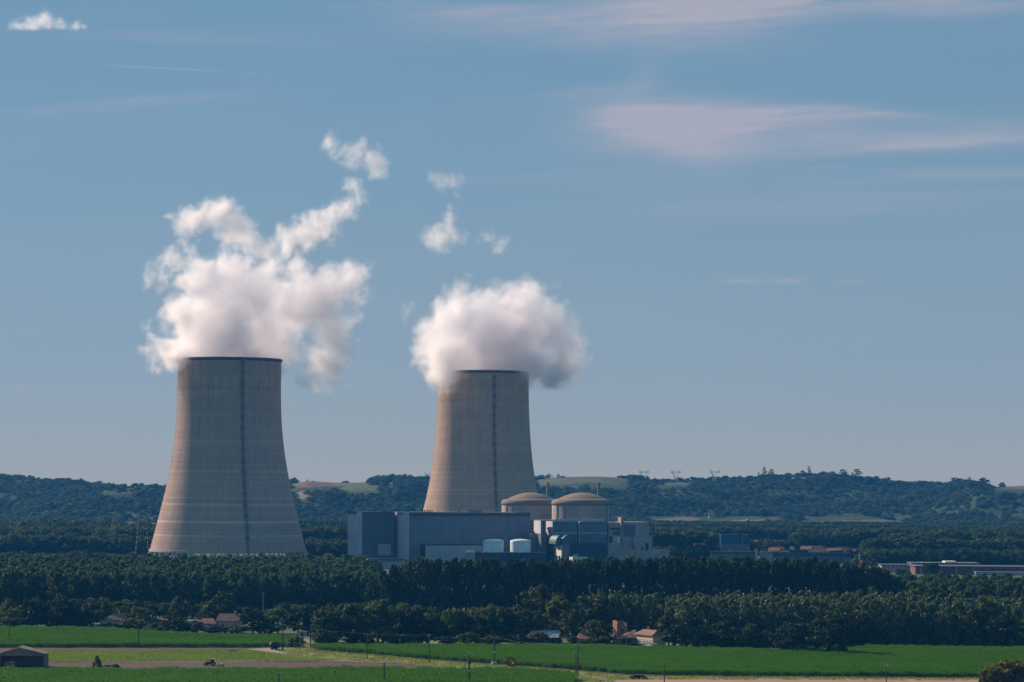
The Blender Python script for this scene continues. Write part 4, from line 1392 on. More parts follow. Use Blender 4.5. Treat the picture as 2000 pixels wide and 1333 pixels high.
def facing_box(root, name, mat, xl, xr, yt, yb, Y, depth):
    a, b = at(xl, yt, Y), at(xr, yt, Y)
    zb = max(0.0, at(xl, yb, Y).z) if yb is not None else 0.0
    o = MB().box(a.x, b.x, Y, Y + depth, zb, a.z).build(name, MATS[mat], root)
    o.location = -root.location
    return o


def anchor(name, x, Y):
    return empty(name, (at(x, 1000, Y).x, Y, 0))


r_ = anchor('cooling_unit', 1437, 2640)
facing_box(r_, 'base_wall', 'works_wall', 1409, 1465, 1063, None, 2640, 22)
facing_box(r_, 'blue_housing', 'bright_blue_sheet', 1410, 1441.5, 1046, 1062.9, 2641, 18)
facing_box(r_, 'blue_housing', 'bright_blue_sheet', 1452, 1465, 1046, 1062.9, 2641, 18)
for xl, xr in ((1409.5, 1442), (1451.5, 1465.5)):
    facing_box(r_, 'housing_rim', 'bright_blue_sheet', xl, xr, 1044.6, 1046.2, 2640.4, 19)
facing_box(r_, 'end_wall', 'pale_concrete', 1408.2, 1408.9, 1044, None, 2640, 20)
facing_box(r_, 'duct', 'dark_metal', 1444, 1447, 1050, 1062.9, 2644, 4)
tag(r_, 'cooling unit with two bright blue housings on a grey base', 'cooling unit')
r_ = anchor('works_building', 1380, 2560)
facing_box(r_, 'wall', 'works_wall', 1390, 1475, 1078.5, None, 2585, 18)
facing_box(r_, 'roof_edge', 'window_glass', 1390, 1473, 1079.6, 1081.5, 2584.6, .5)
facing_box(r_, 'roof_edge', 'roof_grey', 1389, 1476, 1077.6, 1079.4, 2584, 20)
facing_box(r_, 'tower_wall', 'render_wall', 1475, 1480, 1073, None, 2583, 6)
facing_box(r_, 'wall', 'plant_concrete', 1486, 1500, 1077, None, 2590, 12)
facing_box(r_, 'roof_unit', 'pale_concrete', 1423, 1431, 1075, 1077.6, 2590, 5)
tag(r_, 'flat grey works with a cream stair tower below the blue housings', 'building')
r_ = anchor('office_block', 1580, 2600)
facing_box(r_, 'wall', 'works_wall', 1502, 1661, 1080.5, None, 2605, 16)
facing_box(r_, 'gable', 'pale_concrete', 1501, 1510, 1078, None, 2604, 18)
facing_box(r_, 'roof', 'roof_grey', 1501, 1662, 1079.2, 1080.7, 2603.5, 19)
for x in np.arange(1514, 1655, 12.5):
    facing_box(r_, 'window', 'window_glass', x, x + 9.5, 1084, 1087.2, 2604.6, .6)
facing_box(r_, 'roof_unit', 'dark_metal', 1548, 1579, 1074.5, 1079, 2607, 8)
facing_box(r_, 'roof_unit', 'dark_metal', 1624, 1645, 1076, 1079, 2607, 8)
facing_box(r_, 'roof_unit', 'white_panel', 1543, 1552, 1068, 1074, 2609, 4)
tag(r_, 'long grey office block with a row of dark windows before the town roofs', 'office block')


def house(px, py, wd, dep, hw, hr, Y, roof, wall, label, rz=0.0, hip=0.0, name='house', chimney=None, zb=0.0, group=None, windows=0):
    c = at(px, py, Y)
    root = empty(name, (c.x, Y, zb), rz)
    x = wd / 2
    MB().box(-x, x, 0, dep, -.5, hw).prism([(-x, 0)] and [(0, 0), (0, 0), (0, 0)], 0, 0) if False else None
    mb = MB().box(-x, x, 0, dep, -.5, hw)
    mb.build('wall', MATS[wall], root)
    e = .5
    h_ = hip * x
    vs = [(-x - e, -e, hw - .15), (x + e, -e, hw - .15), (x + e, dep + e, hw - .15), (-x - e, dep + e, hw - .15), (-x - e + h_, dep / 2, hw + hr), (x + e - h_, dep / 2, hw + hr),
          (-x - e, -e, hw + .05), (x + e, -e, hw + .05), (x + e, dep + e, hw + .05), (-x - e, dep + e, hw + .05)]
    rf = MB().add(vs, [(3, 2, 1, 0), (0, 1, 7, 6), (1, 2, 8, 7), (2, 3, 9, 8), (3, 0, 6, 9), (6, 7, 5, 4), (8, 9, 4, 5), (7, 8, 5), (9, 6, 4)]).build('roof', MATS[roof], root)
    if chimney:
        MB().box(chimney - .5, chimney + .5, dep / 2 - .5, dep / 2 + .5, hw + hr - 1, hw + hr + 1.3).build('chimney', MATS['render_wall'], rf)
    for i in range(windows):
        xx = -x + (i + .5) * wd / windows
        MB().box(xx - .5, xx + .5, -.12, .05, hw * .4, hw * .4 + 1.3).build('window', MATS['window_glass'], root)
    return tag(root, label, 'house', group)


TOWN = [(1510, 1072, 16), (1522, 1070, 14), (1534, 1071, 16), (1560, 1071, 15), (1574, 1069, 14), (1588, 1068, 26), (1604, 1068, 20), (1612, 1072, 14), (1628, 1073, 18), (1642, 1072, 16), (1652, 1070, 20), (1664, 1074, 14), (1690, 1070, 16), (1704, 1069, 14), (1500, 1074, 12), (1547, 1074, 12)]
for i, (x, y, wd) in enumerate(TOWN):
    Y = 2760 + 17 * (i % 4)
    zt = at(x, y - 2, Y).z
    house(x, y, wd * Y / F * 1.5, 9, max(2.5, zt - 3), 2.8, Y, 'orange_tile', 'render_wall', 'town house with orange tiled roof behind the office block', rz=R((-25, 12, 35, -8)[i % 4]), group='town houses behind the office block')
for i, (x, y, wd, Y) in enumerate([(1322, 1058, 12, 2900), (1366, 1062, 12, 2880)]):
    house(x, y, wd * Y / F * 1.6, 9, at(x, y, Y).z - 3, 3, Y, 'orange_tile', 'render_wall', ('orange roofed house in the trees beyond the concrete building', 'orange roofed house in the trees near the blue housings')[i])

r_ = anchor('red_depot', 1698, 2500)
facing_box(r_, 'wall', 'red_paint', 1684, 1712, 1094, None, 2500, 14)
facing_box(r_, 'upper_wall', 'navy_cladding', 1680, 1701, 1084.5, 1093.9, 2503, 12)
MB().box(-9, 9, 0, 1, 0, 1).mesh('x')
tag(r_, 'bright red depot with a navy upper storey at the end of the windbreak', 'depot')
r_ = anchor('brick_factory', 1890, 2280)
facing_box(r_, 'wall', 'brick_red', 1788, 2070, 1107, None, 2290, 30)
facing_box(r_, 'roof', 'roof_grey', 1786, 2072, 1105.5, 1107.2, 2289.5, 32)
for x in (1822, 1856, 1880, 1912, 1936, 1958, 1984):
    facing_box(r_, 'window', 'window_glass', x, x + 7, 1109, 1114.5, 2289.7, .6)
for x in (1798, 1838, 1868, 1900):
    facing_box(r_, 'pilaster', 'pale_concrete', x, x + 1.2, 1107.3, 1125, 2289.6, .6)
facing_box(r_, 'low_wall', 'plant_concrete', 1905, 2070, 1117, None, 2280, 9)
tag(r_, 'long red brick factory with flat roof at the edge of the young wood', 'factory')
r_ = anchor('white_warehouse', 1755, 2330)
facing_box(r_, 'wall', 'plant_concrete', 1722, 1790, 1104, None, 2330, 20)
facing_box(r_, 'roof', 'roof_grey', 1720, 1791, 1102.8, 1104.2, 2329.4, 22)
for x in np.arange(1727, 1786, 8):
    facing_box(r_, 'window', 'window_glass', x, x + 3, 1106.5, 1108.6, 2329.6, .6)
tag(r_, 'low white warehouse between the red depot and the brick factory', 'warehouse')
r_ = anchor('flat_hall', 1850, 2345)
facing_box(r_, 'wall', 'plant_concrete_dark', 1782, 1912, 1101.5, None, 2345, 26)
facing_box(r_, 'roof', 'roof_grey', 1780, 1915, 1099.6, 1101.6, 2344, 28)
facing_box(r_, 'roof_light', 'white_roof', 1846, 1868, 1096.6, 1100.4, 2345, 16)
facing_box(r_, 'roof_edge', 'white_roof', 1800, 1846, 1098.8, 1099.6, 2343.8, 3)
facing_box(r_, 'roof_edge', 'white_roof', 1868, 1908, 1099.0, 1099.7, 2343.8, 3)
tag(r_, 'flat roofed hall with a bright white roof light behind the brick factory', 'hall')
r_ = anchor('flat_store', 191, 2640)
facing_box(r_, 'wall', 'annex_wall', 171, 211, 1088, None, 2380, 20)
facing_box(r_, 'roof', 'white_panel', 169, 213, 1086.4, 1088.2, 2379, 22)
tag(r_, 'low flat roofed store showing above the plantation crowns', 'store')
pw = MB()
for i in range(4):
    pass
# houses on the ridge and its foot
for (x, y, wd, Y, hw, roof, lab, dz) in [(77, 944, 14, 5560, 8, 'orange_tile', 'pale house in the trees at the end of the ridge', 0), (238, 954, 14, 5560, 4, 'orange_tile', 'low tiled house in the dip of the ridge', 0),
                                        (700, 954, 16, 5400, 4, 'orange_tile', 'tiled farm on the green field under the ridge', 0), (793, 952, 18, 5400, 3.5, 'white_panel', 'pale low farm roof below the wooded knoll', 0),
                                        (1390, 1009, 11, 4800, 8, 'orange_tile', 'farmhouse with a tall gable at the foot of the ridge', 0), (1520, 1016, 16, 4800, 6, 'orange_tile', 'farm half hidden by trees at the foot of the ridge', 0),
                                        (1724, 943, 24, 5560, 6, 'orange_tile', 'long tiled house on the ridge top beside the broad cedar', 0), (1760, 957, 10, 5500, 3, 'orange_tile', 'small tiled roof on the upper slope', 0),
                                        (1685, 957, 10, 5500, 4, 'white_panel', 'small pale house on the upper slope below the cedars', 0), (1560, 938, 24, 5500, 9, 'plant_concrete', 'grey manor among the skyline conifers', 0)]:
    X = at(x, y, Y).x
    zb = at(x, y + 2, Y).z
    house(x, y, wd * Y / F, 9, hw * .7, hw * .4, Y, roof, 'render_wall' if roof != 'plant_concrete' else 'plant_concrete', lab, zb=zb - 2)
wl = anchor('white_greenhouse', 1461, 4780)
wl.location.z = at(1461, 1018, 4780).z
MB().box(-3.5, 3.5, 0, 6, -2, 2).build('wall', MATS['white_panel'], wl)
MB().prism([(-3.8, 2), (3.8, 2), (0, 3.4)], -.3, 6.3).build('roof', MATS['white_roof'], wl)
tag(wl, 'tiny white farm building on the fields under the ridge', 'farm building')


# lattice pylons
def pylon(px, yt, Y, H, label, kind, thick=.14, zb=None, group=None):
    p = at(px, yt, Y)
    zb = p.z - H if zb is None else zb
    H = p.z - zb
    root = empty('pylon', (p.x, Y, zb), R(8))
    T = MB()
    if kind == 'cat':
        wb, ww = H * .17, H * .055
        hz, ah = H * .52, H * .82
        lv = [0, .14, .27, .38, .46, .52]
        prev = None
        for f in lv:
            q = f / .52
            wv = wb + (ww - wb) * q
            ring = [Vector((sx * wv, sy * wv, f * H)) for sx, sy in ((-1, -1), (1, -1), (1, 1), (-1, 1))]
            if prev:
                for i in range(4):
                    T.bar(prev[i], ring[i], thick * 1.3, 4)
                    T.bar(prev[i], ring[(i + 1) % 4], thick * .8, 3)
                    T.bar(ring[i], ring[(i + 1) % 4], thick * .8, 3)
            prev = ring
        T.build('lattice_body', MATS['galvanised'], root)
        A = MB()
        for sx in (-1, 1):
            for sy in (-1, 1):
                A.bar((sx * ww, sy * ww, hz), (sx * H * .20, sy * .5, ah), thick * 1.4, 4)
                A.bar((sx * ww * .2, sy * ww, hz), (sx * H * .15, sy * .5, ah), thick, 4)
            A.bar((sx * H * .20, 0, ah), (sx * H * .24, 0, H), thick * 1.3, 4)
            A.bar((sx * H * .20, 0, ah), (sx * H * .30, 0, ah + H * .05), thick, 4)
            A.bar((sx * H * .24, 0, H), (sx * H * .14, 0, ah + H * .06), thick, 4)
        for sy in (-.5, .5):
            A.bar((-H * .34, sy, ah + H * .06), (H * .34, sy, ah + H * .06), thick * 1.3, 4)
            A.bar((-H * .30, sy, ah), (H * .30, sy, ah), thick * 1.2, 4)
        for i in range(12):
            x0 = -H * .3 + H * .6 * i / 12
            A.bar((x0, .5 * (-1) ** i, ah + (i % 2) * H * .06), (x0 + H * .05, .5 * (-1) ** (i + 1), ah + ((i + 1) % 2) * H * .06), thick * .8, 3)
        A.build('crossarm', MATS['galvanised'], root)
    else:
        wb, wt = H * .15, H * .085
        prev = None
        lv = [0, .12, .24, .36, .47, .57, .66, .74, .80]
        for f in lv:
            wv = wb + (wt - wb) * f / .8
            ring = [Vector((sx * wv, sy * wv, f * H)) for sx, sy in ((-1, -1), (1, -1), (1, 1), (-1, 1))]
            if prev:
                for i in range(4):
                    T.bar(prev[i], ring[i], thick * 1.5, 4)
                    T.bar(prev[i], ring[(i + 1) % 4], thick, 3)
                    T.bar(prev[(i + 1) % 4], ring[i], thick, 3)
                    T.bar(ring[i], ring[(i + 1) % 4], thick, 3)
            prev = ring
        T.build('lattice_body', MATS['galvanised'], root)
        root.children[-1].data.materials[0] = MATS['dark_metal']
        A = MB()
        for sx in (-1, 1):
            for a, b in (((sx * wt, -wt, .8 * H), (sx * wt * .9, 0, H)), ((sx * wt, wt, .8 * H), (sx * wt * .9, 0, H)), ((sx * wt * .4, 0, .8 * H), (sx * wt * .9, 0, H))):
                A.bar(a, b, thick * 1.1, 4)
            A.bar((sx * wt, -wt, .80 * H), (sx * H * .20, 0, .77 * H), thick * 1.2, 4)
            A.bar((sx * wt, wt, .80 * H), (sx * H * .20, 0, .77 * H), thick * 1.2, 4)
            A.bar((sx * wt, 0, .72 * H), (sx * H * .20, 0, .77 * H), thick * 1.2, 4)
            A.bar((-wt, sx * wt, .80 * H), (wt, sx * wt, .80 * H), thick * 1.6, 4)
        A.build('crossarm', MATS['galvanised'], root)
        for sx in (-1, 1):
            MB().bar((sx * H * .20, 0, .77 * H), (sx * H * .31, -1, .74 * H), .35, 5).build('insulator', MATS['porcelain'], root)
    return tag(root, label, 'pylon', group)


pylon(1258, 917.5, 5590, 34, 'grey lattice pylon on the ridge, nearest the reactor domes', 'cat', .22)
pylon(1320, 917.8, 5590, 34, 'grey lattice pylon on the ridge, middle of the three together', 'cat', .22)
pylon(1396, 917, 5590, 34, 'grey lattice pylon on the ridge, nearest the skyline conifers', 'cat', .22)
pylon(838, 923, 5590, 30, 'pylon top beside the flank of the smaller tower', 'cat', .22)
pylon(278, 1001, 2600, 40, 'big dark lattice pylon close to the larger cooling tower', 'strain', .12, zb=0)
pylon(189, 1008, 4000, 30, 'faint distant pylon against the ridge foot', 'cat', .13, zb=0)
# ------------------------------------------------------------------ crops


def maize(name, poly, label, h=2.0, seed=0, step=1.9):
    """maize field: a patch of leafy stalks repeated over the field by the object's own node tree"""
    pts = [ground_at(x, y) for x, y in poly]
    pg = [(p.x, p.y) for p in pts]
    rg = np.random.default_rng(500 + seed)
    xs, ys = [p[0] for p in pg], [p[1] for p in pg]
    gx, gy = np.meshgrid(np.arange(min(xs), max(xs), step), np.arange(min(ys), max(ys), step * 1.25))
    gx = (gx + rg.uniform(-.6, .6, gx.shape)).ravel()
    gy = (gy + rg.uniform(-.5, .5, gy.shape)).ravel()
    k = in_poly(gx, gy, pg)
    gx, gy = gx[k], gy[k]
    n = len(gx)
    # one patch: three rows of stalks with arching leaves
    V, Fc = [], []
    for r in range(3):
        for c in range(8):
            x0, y0 = -1 + c * .26 + rg.normal() * .05, -1 + r * .8 + rg.normal() * .06
            hh = h * (.86 + .2 * rg.random())
            for l in range(6):
                z0 = hh * (.32 + .12 * l)
                a = rg.random() * 6.283
                L = .55 + .3 * rg.random()
                w_ = .075
                ca, sa = math.cos(a), math.sin(a)
                tp = (x0 + ca * L * .55, y0 + sa * L * .55, z0 + .30 * (1 if l < 5 else 1.4))
                en = (x0 + ca * L, y0 + sa * L, z0 + .12 * (1 if l < 5 else 2.6))
                b = len(V)
                V += [(x0 - sa * w_ * .5, y0 + ca * w_ * .5, z0), (x0 + sa * w_ * .5, y0 - ca * w_ * .5, z0), (tp[0] + sa * w_, tp[1] - ca * w_, tp[2]), (tp[0] - sa * w_, tp[1] + ca * w_, tp[2]), en, en]
                Fc += [(b, b + 1, b + 2, b + 3), (b + 3, b + 2, b + 4, b + 5)]
    V = np.array(V, np.float32)
    Fc = np.array(Fc)
    me = np_mesh(name, V, Fc)
    nv = len(me.vertices)
    me.vertices.add(n)
    co = np.empty((nv + n, 3), np.float32)
    tmp = np.empty((nv + n) * 3, np.float32)
    me.vertices.foreach_get('co', tmp)
    co[:] = tmp.reshape(-1, 3)
    co[nv:, 0], co[nv:, 1], co[nv:, 2] = gx, gy, 0.05
    me.vertices.foreach_set('co', co.ravel())
    a = me.attributes.new('spot', 'BOOLEAN', 'POINT')
    b_ = np.zeros(nv + n, bool)
    b_[nv:] = True
    a.data.foreach_set('value', b_)
    a = me.attributes.new('tall', 'FLOAT', 'POINT')
    f_ = np.ones(nv + n, np.float32)
    f_[nv:] = 1 + .30 * vnoise(gx / 13, gy / 16, seed + 60) + .22 * vnoise(gx / 3.5, gy / 9, seed + 61) + .10 * rg.normal(size=n)
    a.data.foreach_set('value', f_)
    a = me.attributes.new('turn', 'FLOAT', 'POINT')
    f_ = np.zeros(nv + n, np.float32)
    f_[nv:] = rg.integers(0, 2, n) * math.pi + rg.normal(size=n) * .08
    a.data.foreach_set('value', f_)
    o = link(name, me, MATS['maize_leaf'])
    g = bpy.data.node_groups.new(name, 'GeometryNodeTree')
    g.interface.new_socket('Geometry', in_out='INPUT', socket_type='NodeSocketGeometry')
    g.interface.new_socket('Geometry', in_out='OUTPUT', socket_type='NodeSocketGeometry')
    t = NT(g)
    gi, go = t.n('NodeGroupInput'), t.n('NodeGroupOutput')

    def attr(nm, typ):
        nd = t.n('GeometryNodeInputNamedAttribute', data_type=typ)
        nd.inputs['Name'].default_value = nm
        return nd.outputs['Attribute']
    sep_ = t.n('GeometryNodeSeparateGeometry', {'Geometry': gi.outputs[0], 'Selection': attr('spot', 'BOOLEAN')}, domain='POINT')
    m2p = t.n('GeometryNodeMeshToPoints', {'Mesh': sep_.outputs[0]})
    rot = t.n('FunctionNodeEulerToRotation', {0: t.n('ShaderNodeCombineXYZ', {2: attr('turn', 'FLOAT')}).outputs[0]})
    scl = t.n('ShaderNodeCombineXYZ', {0: 1.0, 1: 1.0, 2: attr('tall', 'FLOAT')}).outputs[0]
    iop = t.n('GeometryNodeInstanceOnPoints', {'Points': m2p.outputs[0], 'Instance': sep_.outputs[1], 'Rotation': rot.outputs[0], 'Scale': scl})
    g.links.new(iop.outputs[0], go.inputs[0])
    md = o.modifiers.new('rows', 'NODES')
    md.node_group = g
    return tag(o, label, 'maize', kind='stuff')


FA = [(-300, 1231), (-40, 1232.5), (60, 1232), (160, 1232), (250, 1236), (330, 1242), (400, 1246), (480, 1248), (548, 1248), (590, 1253), (588, 1258), (572, 1264), (470, 1265.5), (-40, 1266), (-300, 1266)]
FB = [(-40, 1315), (300, 1315), (640, 1314), (830, 1313), (1000, 1314), (1085, 1319), (1122, 1326), (1120, 1347), (-40, 1347)]
FC = [(606, 1265), (660, 1267), (900, 1267.5), (1120, 1268), (1290, 1272), (1440, 1275), (1530, 1277.5), (1590, 1277.5), (1660, 1273), (1700, 1270), (2040, 1273), (2300, 1275), (2300, 1326), (2040, 1324), (1900, 1323.5),
      (1700, 1323), (1400, 1321), (1280, 1319), (1210, 1317), (1130, 1310), (1000, 1300), (900, 1293), (800, 1286), (700, 1277), (620, 1271)]
for nm, poly in (('far', FA), ('near', FB), ('big', FC)):
    pass
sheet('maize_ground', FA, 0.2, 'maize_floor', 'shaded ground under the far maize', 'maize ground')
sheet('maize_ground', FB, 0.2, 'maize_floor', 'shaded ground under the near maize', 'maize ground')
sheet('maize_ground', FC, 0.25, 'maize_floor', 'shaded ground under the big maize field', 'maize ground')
maize('maize_field', FA, 'bright green maize field below the farm gardens', seed=1)
maize('maize_field', FB, 'bright green maize field along the lower edge, below the ploughed strip', seed=2)
maize('maize_field', FC, 'biggest bright green maize field, from the lane to the golden bushes', seed=3)


def tufts(name, poly, n, label, h=.5, leaf='verge_blade', seed=0, bare=-.22):
    pts = [ground_at(x, y) for x, y in poly]
    pg = [(p.x, p.y) for p in pts]
    rg = np.random.default_rng(700 + seed)
    xs, ys = [p[0] for p in pg], [p[1] for p in pg]
    x, y = rg.uniform(min(xs), max(xs), n), rg.uniform(min(ys), max(ys), n)
    k = in_poly(x, y, pg) & (vnoise(x / 4, y / 6, seed + 5) > bare)
    x, y = x[k], y[k]
    n = len(x)
    a = rg.random(n) * 6.283
    hh = h * (.5 + rg.random(n) + .8 * np.clip(vnoise(x / 9, y / 14, seed + 6), -.4, .5))
    w_ = .16 + .12 * rg.random(n)
    dx, dy = np.cos(a) * w_, np.sin(a) * w_
    z = np.full(n, .1)
    v = np.stack([np.stack([x - dx, y - dy, z], 1), np.stack([x + dx, y + dy, z], 1), np.stack([x + dx * .4 + rg.normal(size=n) * .15, y + dy * .4, z + hh], 1)], 1).reshape(-1, 3)
    return tag(link(name, np_mesh(name, v, np.arange(3 * n).reshape(n, 3)), MATS[leaf]), label, 'grass', kind='stuff')


leafmat('verge_blade', (0.095, 0.135, 0.020), (0.235, 0.250, 0.060), .45, (1.2, 1.15, .6), .6, .06, False)
leafmat('crop_blade', (0.105, 0.175, 0.036), (0.180, 0.255, 0.065), .4, (1.2, 1.15, .6), .6, .03, False)
tufts('verge_grass', [(575, 1262), (600, 1256), (640, 1271), (760, 1281), (900, 1295), (1010, 1303), (1130, 1312), (1240, 1321), (1900, 1325.5), (2030, 1326), (2030, 1331), (1200, 1329), (1195, 1345), (1125, 1345), (1122, 1320), (1085, 1312), (1000, 1305), (830, 1303), (690, 1291), (560, 1277)], 90000,
      'sunlit yellow green grass on the verges between the maize fields', seed=1)
tufts('short_crop_rows', [(80, 1271.5), (300, 1272), (480, 1269), (540, 1277), (610, 1284), (670, 1291), (600, 1293), (80, 1294)], 70000, 'pale green blades of the short crop beside the ploughed strip', .3, 'crop_blade', seed=2, bare=-9)


# ------------------------------------------------------------------ poles and wires


def pole(px, yt, yb, label, arm=None, thick=.16, mat='pole_wood', box=False, base=False, arm_w=1.3, double=False):
    p = ground_at(px, yb)
    H = (yb - yt) * p.y / F
    thick *= 1.55
    root = empty('utility_pole', p, R(12))
    MB().bar((0, 0, -.3), (0, 0, H), thick, 8, thick * .7).build('shaft', MATS[mat], root)
    if arm:
        a = MB().box(-arm_w, arm_w, -.07, .07, H - .5, H - .34)
        if arm == 'v':
            a = MB().bar((0, 0, H - .9), (-arm_w, 0, H - .15), .07, 4).bar((0, 0, H - .9), (arm_w, 0, H - .15), .07, 4).bar((-arm_w, 0, H - .15), (arm_w, 0, H - .15), .06, 4)
        ar = a.build('crossarm', MATS['galvanised'], root)
        for x in (-arm_w, 0, arm_w):
            z0 = H - .15 if arm == 'v' or x == 0 else H - .34
            MB().bar((x, 0, z0), (x, 0, z0 + .45), .11, 6).build('insulator', MATS['porcelain'], ar)
    if box:
        MB().box(-.45, .45, -.75, -.12, H - 3.3, H - 1.9).build('transformer', MATS['dark_metal'], root)
        MB().box(-.16, .16, -.45, -.1, H * .45, H * .45 + .5).build('switch_box', MATS['porcelain'], root)
    if base:
        MB().box(-.9, .9, -.7, .7, -.1, 1.5).build('base_cabinet', MATS['pale_concrete'], root)
    return tag(root, label, 'utility pole')


pole(18, 1211, 1254, 'bare wooden pole at the far end of the upper maize', 'v')
pole(270, 1212, 1266, 'wooden pole with white insulators in front of the farm gardens', 'v', .19)
pole(552, 1220, 1270, 'thick wooden pole beside the slurry tank', 'bar', .22, arm_w=.9)
pole(606, 1222, 1264, 'plain pole by the lane bend', None, .2)
pole(560, 1236, 1266, 'thin short pole just past the slurry tank', None, .12, 'pole_concrete')
pole(586.5, 1233, 1276, 'thin pole on the grass in front of the round verge bush', None, .12, 'pole_concrete')
pole(717, 1239, 1288, 'pole with small insulators on the verge below the dark bushes', 'v', .15)
pole(838, 1240, 1296, 'slim pole on the verge in the middle of the maize edge', 'bar', .14, arm_w=.6)
pole(946.5, 1224, 1252, 'thin far pole rising from the hedge', None, .12, 'pole_concrete')
pole(965, 1245, 1300, 'pole with a transformer and a concrete cabinet at its foot', 'v', .19, box=True, base=True)
pole(916, 1280, 1338, 'stout pole with a transformer standing in the near maize', 'v', .24, box=True)
pole(750, 1294, 1340, 'pole with a V shaped arm in the near maize', 'v', .18)
pole(544.5, 1315, 1347, 'short visible pole head with insulators at the lower edge', 'v', .18, arm_w=1.1)
pole(1124.5, 1277, 1329, 'shorter pole of the pair at the corner of the near maize', 'v', .17, arm_w=1.0)
pole(1128.5, 1260, 1321, 'taller pole of the pair at the corner of the near maize', 'v', .19)
pole(1297.5, 1296, 1338, 'thin dark pole before the strip of pale soil', None, .15)
pole(1731, 1300, 1338, 'thin pole with a short bar below the lone maize tree', 'bar', .14, arm_w=.5)
pole(1151, 1216, 1256, 'tall thin mast behind the red roofed cottage', None, .14, 'pole_concrete')
pole(514, 1159, 1198, 'slender lamp mast in front of the plantation', 'bar', .15, 'pole_concrete', arm_w=.6)


def wire(a, b, sag, label, r=.02):
    pa, pb = Vector(a), Vector(b)
    mb, prev = MB(), None
    for i in range(13):
        t = i / 12
        p = pa.lerp(pb, t) - Vector((0, 0, sag * 4 * t * (1 - t)))
        if prev is not None:
            mb.bar(prev, p, r, 3)
        prev = p
    o = mb.build('power_line', MATS['cable'])
    return tag(o, label, 'power line')


def ptop(px, yt, yb):
    g = ground_at(px, yb)
    return Vector((g.x, g.y, (yb - yt) * g.y / F))


wire(ptop(18, 1212, 1254), ptop(270, 1213, 1266), 1.0, 'thin wire over the far maize from the bare pole to the garden pole')
wire(ptop(270, 1213, 1266), ptop(552, 1221, 1270), 1.2, 'thin wire over the far maize from the garden pole to the thick pole')
wire(ptop(552, 1221, 1270), ptop(838, 1241, 1296), 1.2, 'thin wire sagging from the thick pole above the maize tip')
wire(ptop(838, 1241, 1296), ptop(965, 1246, 1300), .6, 'short wire reaching the transformer pole with a cabinet')
wire(ptop(965, 1246, 1300), ptop(1128.5, 1261, 1321), .8, 'wire from the transformer pole to the taller pole of the pair')
pq = Vector((at(278, 1010, 2600).x, 2600, at(278, 1010, 2600).z))
wire(pq + Vector((10, 0, 0)), Vector((at(700, 1034, 2560).x, 2560, at(700, 1034, 2560).z)), 3, 'high voltage line passing behind the larger cooling tower', .07)


# ------------------------------------------------------------------ farm things
surf('old_tile', (0.24, 0.130, 0.092), .95, .25, .35)
surf('red_tile', (0.34, 0.17, 0.12), .95, .25, .4)
surf('old_brick', (0.27, 0.16, 0.115), .95, .25, .6)
surf('cream_wall', (0.62, 0.48, 0.30), .9, .12, .3)
surf('shed_wall', (0.22, 0.185, 0.165), .9, .12, .3)
surf('fibre_roof', (0.21, 0.145, 0.11), .9, .2, .3, stretch=(1, .3, 1))
surf('hay', (0.42, 0.27, 0.12), .95, .25, 1.0)
surf('wood_plank', (0.24, 0.13, 0.07), .9, .25, 1.0)
surf('tractor_green', (0.025, 0.085, 0.030), .5, .15, 1.0)
surf('tractor_yellow', (0.55, 0.40, 0.03), .5, .1, 1.0)
surf('rubber', (0.018, 0.018, 0.018), .9, .2, 2.0)
surf('tank_green', (0.020, 0.035, 0.035), .6, .2, .6)
surf('reel_red', (0.22, 0.030, 0.025), .6, .2, 1.0)
surf('orange_paint', (0.75, 0.16, 0.02), .6, .1, 2.0)
surf('steel_roof', (0.22, 0.24, 0.28), .6, .12, .4, metal=.2)


def hipped(px, yb, wd_px, dep, hw, hr, label, roof='old_tile', wall='render_wall', rz=0, hip=.45, chim=None, windows=2, name='farmhouse'):
    p = ground_at(px, yb)
    o = house(px, yb, wd_px * p.y / F, dep, hw, hr, p.y, roof, wall, label, R(rz), hip, name, chim, 0.0, None, windows)
    o.location = p
    return o


hipped(228, 1227, 58, 12, 3.8, 3.2, 'farmhouse with a hipped brown roof and white chimney behind a clipped hedge', chim=.3, hip=.8)
hipped(404, 1233, 34, 9, 3.6, 2.4, 'low farmhouse with a brown tiled roof at the garden corner', hip=.5)
hipped(447, 1232, 48, 10, 4.6, 3.4, 'higher farmhouse with a long tiled slope and chimney among round trees', hip=.2, chim=2.5)
hipped(311, 1226, 12, 6, 3.2, 1.4, 'tiny tiled outbuilding between garden trees', hip=.2, windows=1)
hipped(321, 1226.5, 7, 3, 2.4, .8, 'small cream garden hut beside the outbuilding', hip=0, windows=1, wall='cream_wall')
hipped(1146, 1257, 33, 8, 2.0, 2.6, 'low cottage with a sunlit red roof beside dark trees', roof='red_tile', wall='old_brick', hip=.25, name='cottage')
# white shed at the lane
p = ground_at(590, 1243)
o = empty('lane_shed', p)
o.scale = (.85, .85, .85)
MB().box(-2.6, 2.6, 0, 4, 0, 2.3).build('wall', MATS['render_wall'], o)
MB().prism([(-2.9, 2.3), (2.9, 2.3), (2.9, 2.6), (-2.9, 3.0)], -.3, 4.3).build('roof', MATS['steel_roof'], o)
MB().box(-.6, .6, -.1, .05, 0, 1.9).build('door', MATS['dark_opening'], o)
tag(o, 'small white shed with a metal roof at the end of the lane', 'shed')
